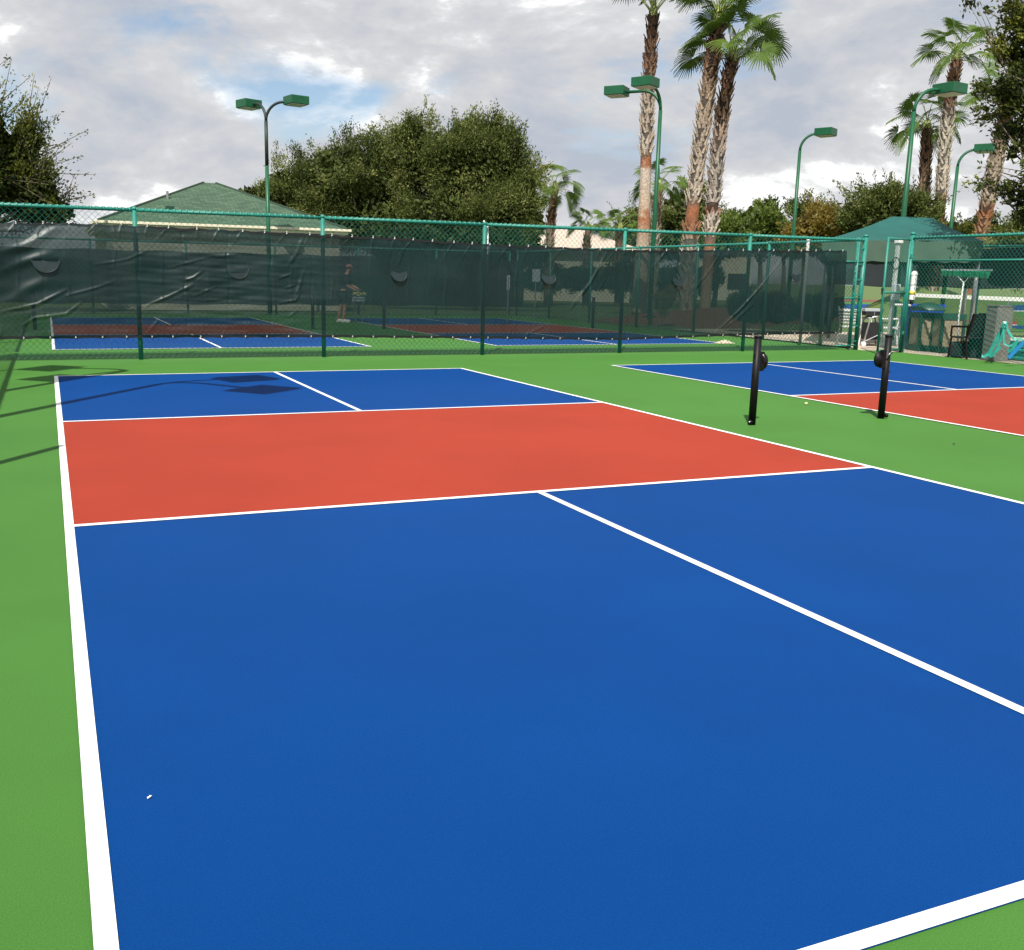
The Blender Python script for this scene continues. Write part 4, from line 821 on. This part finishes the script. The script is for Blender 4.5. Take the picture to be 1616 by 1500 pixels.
web([(1566, 548), (1562, 557), (1553, 563), (1549, 562)], DN-.25, .03); web([(1578, 548), (1570, 556), (1561, 564)], DN-.3, .028); web([(1616, 540), (1608, 548), (1600, 556), (1591, 566)], DN-.75, .035, SKYB, 'blue_strap'); web([(1582, 510), (1587, 510), (1588, 514), (1583, 516)], DN-.12, .03)
# black chairs and bag behind the fence
def chair(label, px, D_, yaw, m_frame, m_seat, wch=.55, arms=True, slats=0, group=None):
    q = onD(px, D_); root = thing('patio_chair', label, 'chair', (q[0], q[1], 0), group); co, si = math.cos(yaw), math.sin(yaw)
    def T_(x, y, z): return (q[0]+x*co-y*si, q[1]+x*si+y*co, z)
    h = wch/2
    for sx in (-1, 1):
        MB().tube([T_(sx*h, -.26, 0), T_(sx*h, -.22, .43)], .02, 8).obj('leg', m_frame, root); MB().tube([T_(sx*h, .30, 0), T_(sx*h, .22, .43), T_(sx*h, .36, .92)], .02, 8).obj('leg', m_frame, root)
        if arms: MB().tube([T_(sx*h, -.24, .43), T_(sx*h, -.24, .64), T_(sx*h, .26, .66)], .022, 8).obj('arm', m_frame, root)
    MB().box(T_(0, 0, .43), (wch, .5, .035), yaw).obj('seat', m_seat, root, bevel=.01)
    if slats:
        for k in range(slats): MB().box(T_(0, .24+.03*k, .55+k*.36/slats), (wch, .025, .30/slats), yaw).obj('back_slat', m_seat, root)
    else:
        a_, b_, c_, d_ = T_(-h, .23, .5), T_(h, .23, .5), T_(h, .355, .92), T_(-h, .355, .92); MB().add([a_, b_, c_, d_], [(0, 1, 2, 3)]).obj('backrest', m_seat, root)
    return root
chair('white slatted chair on the patio, seen through the gate leaf', (1408, 532), 26.5, R(200), WHITEP, WHITEP, .62, slats=5)
chair('white slatted chair left of the gate opening', (1348, 528), 26.5, R(110), WHITEP, WHITEP, .56, slats=5)
chair('white chair behind the gate hinge post', (1432, 528), 27.4, R(230), WHITEP, WHITEP, .5)
chair('black folding chair behind the broom handle', (1530, 545), 23.0, R(170), BLACK, DARK, .55)
chair('black chair with dark seat left of the concrete pillar', (1552, 545), 23.8, R(150), BLACK, DARK, .55)
q = onD((1520, 545), 23.2); bg_ = thing('sports_bag', 'dark sports bag with red side under the black chair', 'bag', (q[0], q[1], 0)); MB().box((q[0], q[1], .17), (.6, .3, .32), .2).obj('body', DARK, bg_, bevel=.06); MB().box((q[0]-.2, q[1]-.13, .2), (.1, .08, .3), .2).obj('side_pocket', REDP, bg_, bevel=.02); MB().tube([(q[0]-.15, q[1]-.1, .32), (q[0], q[1]-.1, .44), (q[0]+.15, q[1]-.1, .32)], .012, 6).obj('handle', DARK, bg_)
q = onD((1546, 547), 23.2); b2_ = thing('sports_bag', 'black tall sports bag leaning left of the concrete pillar', 'bag', (q[0], q[1], 0)); MB().box((q[0], q[1], .27), (.5, .3, .54), -.3, top=.8).obj('body', DARK, b2_, bevel=.07); MB().tube([(q[0]-.12, q[1]-.1, .5), (q[0], q[1]-.1, .64), (q[0]+.12, q[1]-.1, .5)], .014, 6).obj('handle', DARK, b2_)
# ball cart in the gate opening
q = onD((1374, 531), 26.0); bc = thing('ball_cart', 'silver framed black ball cart standing in the gate opening', 'cart', (q[0], q[1], 0)); u_ = np.array([math.cos(-YAW), math.sin(-YAW), 0]); v_ = np.array([-u_[1], u_[0], 0])
def Q(a_, b_, z): p_ = q+u_*a_+v_*b_; return (p_[0], p_[1], z)
for b_ in (-.2, .2): MB().tube([Q(-.24, b_, .06), Q(-.18, b_, .35), Q(-.12, b_, .66), Q(-.06, b_, .70), Q(.10, b_, .70), Q(.15, b_, .64), Q(.2, b_, .3), Q(.22, b_, .04)], .022, 8).obj('frame_hoop', CHROME, bc, True)
MB().box(Q(0, 0, .36), (.34, .36, .40), -YAW).obj('basket', DARK, bc); MB().tube([Q(-.22, -.22, .12), Q(.2, -.22, .33)], .012, 6).obj('brace', CHROME, bc); MB().box(Q(.02, .1, .86), (.46, .3, .07), -YAW).obj('tray', SIGNG, bc, bevel=.01); MB().box(Q(.02, .1, .78), (.4, .28, .1), -YAW).obj('tray_box', DARK, bc)
for s_ in (-.24, .22): MB().tube([Q(s_, -.24, .06), Q(s_, -.17, .06)], .055, 12).obj('wheel', WHITEP, bc)
for b_ in (.2, -.2): MB().tube([Q(.0, b_*.5, .7), Q(0, b_*.5, .83)], .015, 6).obj('tray_post', CHROME, bc)

# neighbouring courts to the right with their net
def patch(name, pts, z, m): struct(name, MB().add([(p_[0], p_[1], z) for p_ in pts], [tuple(range(len(pts)))]), m)
def strip(y0l, y0r, y1l, y1r, xl=1290, xr=1700): return [onG((xl, y1l)), onG((xr, y1r)), onG((xr, y0r)), onG((xl, y0l))]
patch('neighbour_pavement', strip(476, 480, 518, 524, 1290, 1720), -.012, GREEN)
patch('neighbour_service_zone', strip(480, 482, 489, 491), -.008, BLUE)
patch('neighbour_no_volley_zone', strip(499, 500, 512, 513, 1505, 1605), -.008, RED)
patch('neighbour_side_line', strip(511.5, 512.5, 512.6, 513.6, 1505, 1605), -.004, WHITE); patch('neighbour_service_zone', strip(513, 514, 518, 519, 1505, 1640), -.008, BLUE)
patch('neighbour_cross_line', strip(489, 491, 490, 492), -.004, WHITE); patch('neighbour_mulch_strip', strip(472, 474, 476, 478, 1300, 1420), -.01, MULCH)
n0, n1 = onD((1436, 463), 40), onD((1720, 474), 37); tn = thing('court_net', 'white banded net on the court beyond the patio', 'net', (n0[0], n0[1], 0))
V = [n0, n1, n1-np.array([0, 0, .13]), n0-np.array([0, 0, .13])]; k_ = np.array([.03, .03, 0]); MB().add(V+[p_+k_ for p_ in V], [(0, 1, 2, 3), (7, 6, 5, 4), (0, 4, 5, 1), (3, 2, 6, 7)]).obj('net_band', WHITEP, tn)
MB().add([n0-np.array([0, 0, .13]), n1-np.array([0, 0, .13]), (n1[0], n1[1], .05), (n0[0], n0[1], .05)], [(0, 1, 2, 3)]).obj('net_mesh', screenmat('net_mesh', (.01, .012, .012), .55), tn)
for p_ in (n0, n1): MB().tube([(p_[0], p_[1], 0), (p_[0], p_[1], p_[2]+.02)], .04, 10).obj('post', DKG, tn, True)

# ------------------------------------------------------------------ player and ball hopper behind the screen
pb = onG((543, 509)); px_, py_ = pb[0], pb[1]
pr = thing('person', 'person in dark shirt and shorts with pink cap bending over a ball hopper', 'person', (px_, py_, 0))
def skin_mesh(name, verts, edges, rad, m, parent, sub=2):
    me = bpy.data.meshes.new(name); me.from_pydata(verts, edges, []); o = bpy.data.objects.new(name, me); C.objects.link(o)
    s = o.modifiers.new('s', 'SKIN'); s.use_smooth_shade = True; sb = o.modifiers.new('b', 'SUBSURF'); sb.levels = sub; sb.render_levels = sub
    for i, r_ in enumerate(rad): me.skin_vertices[0].data[i].radius = r_ if isinstance(r_, tuple) else (r_, r_)
    me.skin_vertices[0].data[0].use_root = True
    dg = bpy.context.evaluated_depsgraph_get(); nm = bpy.data.meshes.new_from_object(o.evaluated_get(dg)); bpy.data.objects.remove(o); nm.materials.clear(); nm.materials.append(m); nm.name = name
    return link(name, nm, parent)
# the player faces right (screen) and slightly away; x = right along the screen
def B_(x, y, z): return (px_+_r0[0]*x+_f[0]*y, py_+_r0[1]*x+_f[1]*y, z)
J = [B_(0, 0, .92), B_(.01, 0, 1.12), B_(.05, 0, 1.36), B_(.09, 0, 1.46), B_(.13, 0, 1.52), B_(.16, 0, 1.62), B_(.17, 0, 1.70),
     B_(.07, -.19, 1.38), B_(.13, -.24, 1.12), B_(.34, -.16, 1.00), B_(.42, -.12, .98), B_(.07, .19, 1.38), B_(.14, .25, 1.14), B_(.36, .16, 1.06), B_(.44, .12, 1.02),
     B_(-.02, -.10, .86), B_(.04, -.11, .48), B_(.0, -.12, .10), B_(.12, -.13, .05), B_(-.04, .10, .86), B_(-.10, .12, .48), B_(-.20, .13, .10), B_(-.08, .13, .05)]
E_ = [(0, 1), (1, 2), (2, 3), (3, 4), (4, 5), (5, 6), (2, 7), (7, 8), (8, 9), (9, 10), (2, 11), (11, 12), (12, 13), (13, 14), (0, 15), (15, 16), (16, 17), (17, 18), (0, 19), (19, 20), (20, 21), (21, 22)]
rad = [(.15, .13), (.14, .12), (.16, .12), .07, .055, .09, .06, .07, .05, .04, .035, .07, .05, .04, .035, .09, .062, .042, .035, .09, .062, .042, .035]
skin_mesh('body', J, E_, rad, SKIN, pr)
skin_mesh('shirt', [J[0], J[1], J[2], J[7], J[8], J[11], J[12], J[3]], [(0, 1), (1, 2), (2, 3), (3, 4), (2, 5), (5, 6), (2, 7)], [(.18, .165), (.17, .15), (.19, .15), .09, .075, .09, .075, .085], NAVY, pr)
skin_mesh('shorts', [J[0], J[15], B_(.03, -.11, .52), J[19], B_(-.09, .12, .52)], [(0, 1), (1, 2), (0, 3), (3, 4)], [(.18, .16), .12, .10, .12, .10], NAVY, pr)
MB().lathe(B_(.165, 0, 1.66), [(.105, 0), (.108, .03), (.09, .08), (.05, .105), (.005, .115)], 14).box(B_(.27, 0, 1.665), (.13, .15, .015), -YAW).obj('cap', PINK, pr, True)
for yy, xx in ((-.13, .05), (.13, -.15)): MB().box(B_(xx+.03, yy, .045), (.28, .10, .09), -YAW, top=.8).obj('shoe', WHITEP, pr, bevel=.02)
for hy_, hx_, hz_ in ((-.12, .42, .98), (.12, .44, 1.02)):
    for k in range(5): MB().tube([B_(hx_, hy_+(k-2)*.018, hz_), B_(hx_+.05, hy_+(k-2)*.021, hz_-.01), B_(hx_+.085-.01*abs(k-2), hy_+(k-2)*.02, hz_-.045)], [.011, .0095, .007], 6).obj('finger', SKIN, pr, True)
hp_ = thing('ball_hopper', 'wire hopper full of yellow balls on legs beside the player', 'ball hopper', B_(.46, 0, 0))
for sx in (-1, 1):
    for sy in (-1, 1): MB().tube([B_(.46+sx*.10, sy*.10, 0), B_(.46+sx*.15, sy*.13, .78)], .012, 6).obj('leg', CHROME, hp_)
for z in (.66, .76, .86):
    MB().tube([B_(.46-.2, -.15, z), B_(.46+.2, -.15, z), B_(.46+.2, .15, z), B_(.46-.2, .15, z), B_(.46-.2, -.15, z)], .008, 5).obj('basket_wire', CHROME, hp_)
MB().box(B_(.46, 0, .72), (.38, .28, .14), -YAW).obj('basket', CHROME, hp_)
bl = random.Random(2)
bmh = bmesh.new(); bmesh.ops.create_icosphere(bmh, subdivisions=1, radius=.037); bme = bpy.data.meshes.new('ball'); bmh.to_mesh(bme); bmh.free(); bme.materials.append(BALL)
for k in range(26):
    o = link('ball', bme, hp_); o.matrix_parent_inverse = Matrix.Translation(hp_.location).inverted(); o.location = B_(.46+bl.uniform(-.19, .19), bl.uniform(-.14, .14), .84+bl.uniform(0, .07))

# ------------------------------------------------------------------ small things
q = onD((802, 455), 33.0); s1 = thing('sign_post', 'white marker post behind the windscreen, left of the hedge', 'post', (q[0], q[1], 0)); MB().tube([(q[0], q[1], 0), (q[0], q[1], 1.5)], .03, 8).obj('post', CHROME, s1); z0_, z1_ = float(onD((802, 458), 33)[2]), float(onD((802, 435), 33)[2]); MB().box((q[0], q[1], (z0_+z1_)/2), (.09, .03, z1_-z0_), -YAW).obj('plate', WHITEP, s1)
q = onD((846, 445), 36.0); s1 = thing('notice_board', 'grey notice board on a post beyond the back courts', 'sign', (q[0], q[1], 0)); z0_, z1_ = float(onD((846, 445), 36)[2]), float(onD((846, 425), 36)[2]); MB().box((q[0], q[1], (z0_+z1_)/2), (.28, .03, z1_-z0_), -YAW).obj('board', SIGNG, s1); MB().tube([(q[0], q[1]+.03, 0), (q[0], q[1]+.03, z1_-.05)], .025, 8).obj('post', CHROME, s1)
q = onG((1143, 543)); tw = thing('towel', 'crumpled pale towel by the corner of the back court', 'towel', (q[0], q[1], 0)); tv = MB(); r5 = random.Random(5); n = 12; V = []; F = []
for i in range(n+1):
    for j in range(n+1): V.append((q[0]+(i/n-.5)*.5+r5.uniform(-.02, .02), q[1]+(j/n-.5)*.22+r5.uniform(-.02, .02), .015+.09*abs(math.sin(i*1.1+j*.6))*math.sin(math.pi*i/n)*math.sin(math.pi*j/n)))
for i in range(n):
    for j in range(n): k = i*(n+1)+j; F.append((k, k+n+1, k+n+2, k+1))
tv.add(V, F).obj('cloth', mat('pale_towel', (.50, .45, .33), .9), tw, True)
def scrap(px, s, label, m=WHITEP):
    q = onG(px); tag(MB().add([(q[0]+s*x, q[1]+s*y, .009+s*z) for x, y, z in ((-.6, -.5, 0), (.1, -.7, .2), (.6, -.1, .5), (.2, .6, .2), (-.5, .4, .4), (0, 0, .7))], [(0, 1, 5), (1, 2, 5), (2, 3, 5), (3, 4, 5), (4, 0, 5), (0, 4, 3, 2, 1)]).obj('debris', m), label, 'debris')
scrap((234.5, 1264), .006, 'tiny white speck on the near blue zone, left of its twin'); scrap((237.5, 1262), .006, 'tiny white speck on the near blue zone, right of its twin')
scrap((1272, 639), .035, 'pale leaf on the green strip right of the left net post', mat('dry_leaf', (.45, .40, .22), .9)); scrap((1505, 703), .02, 'dark crumb on the green strip near the right edge', DARK)
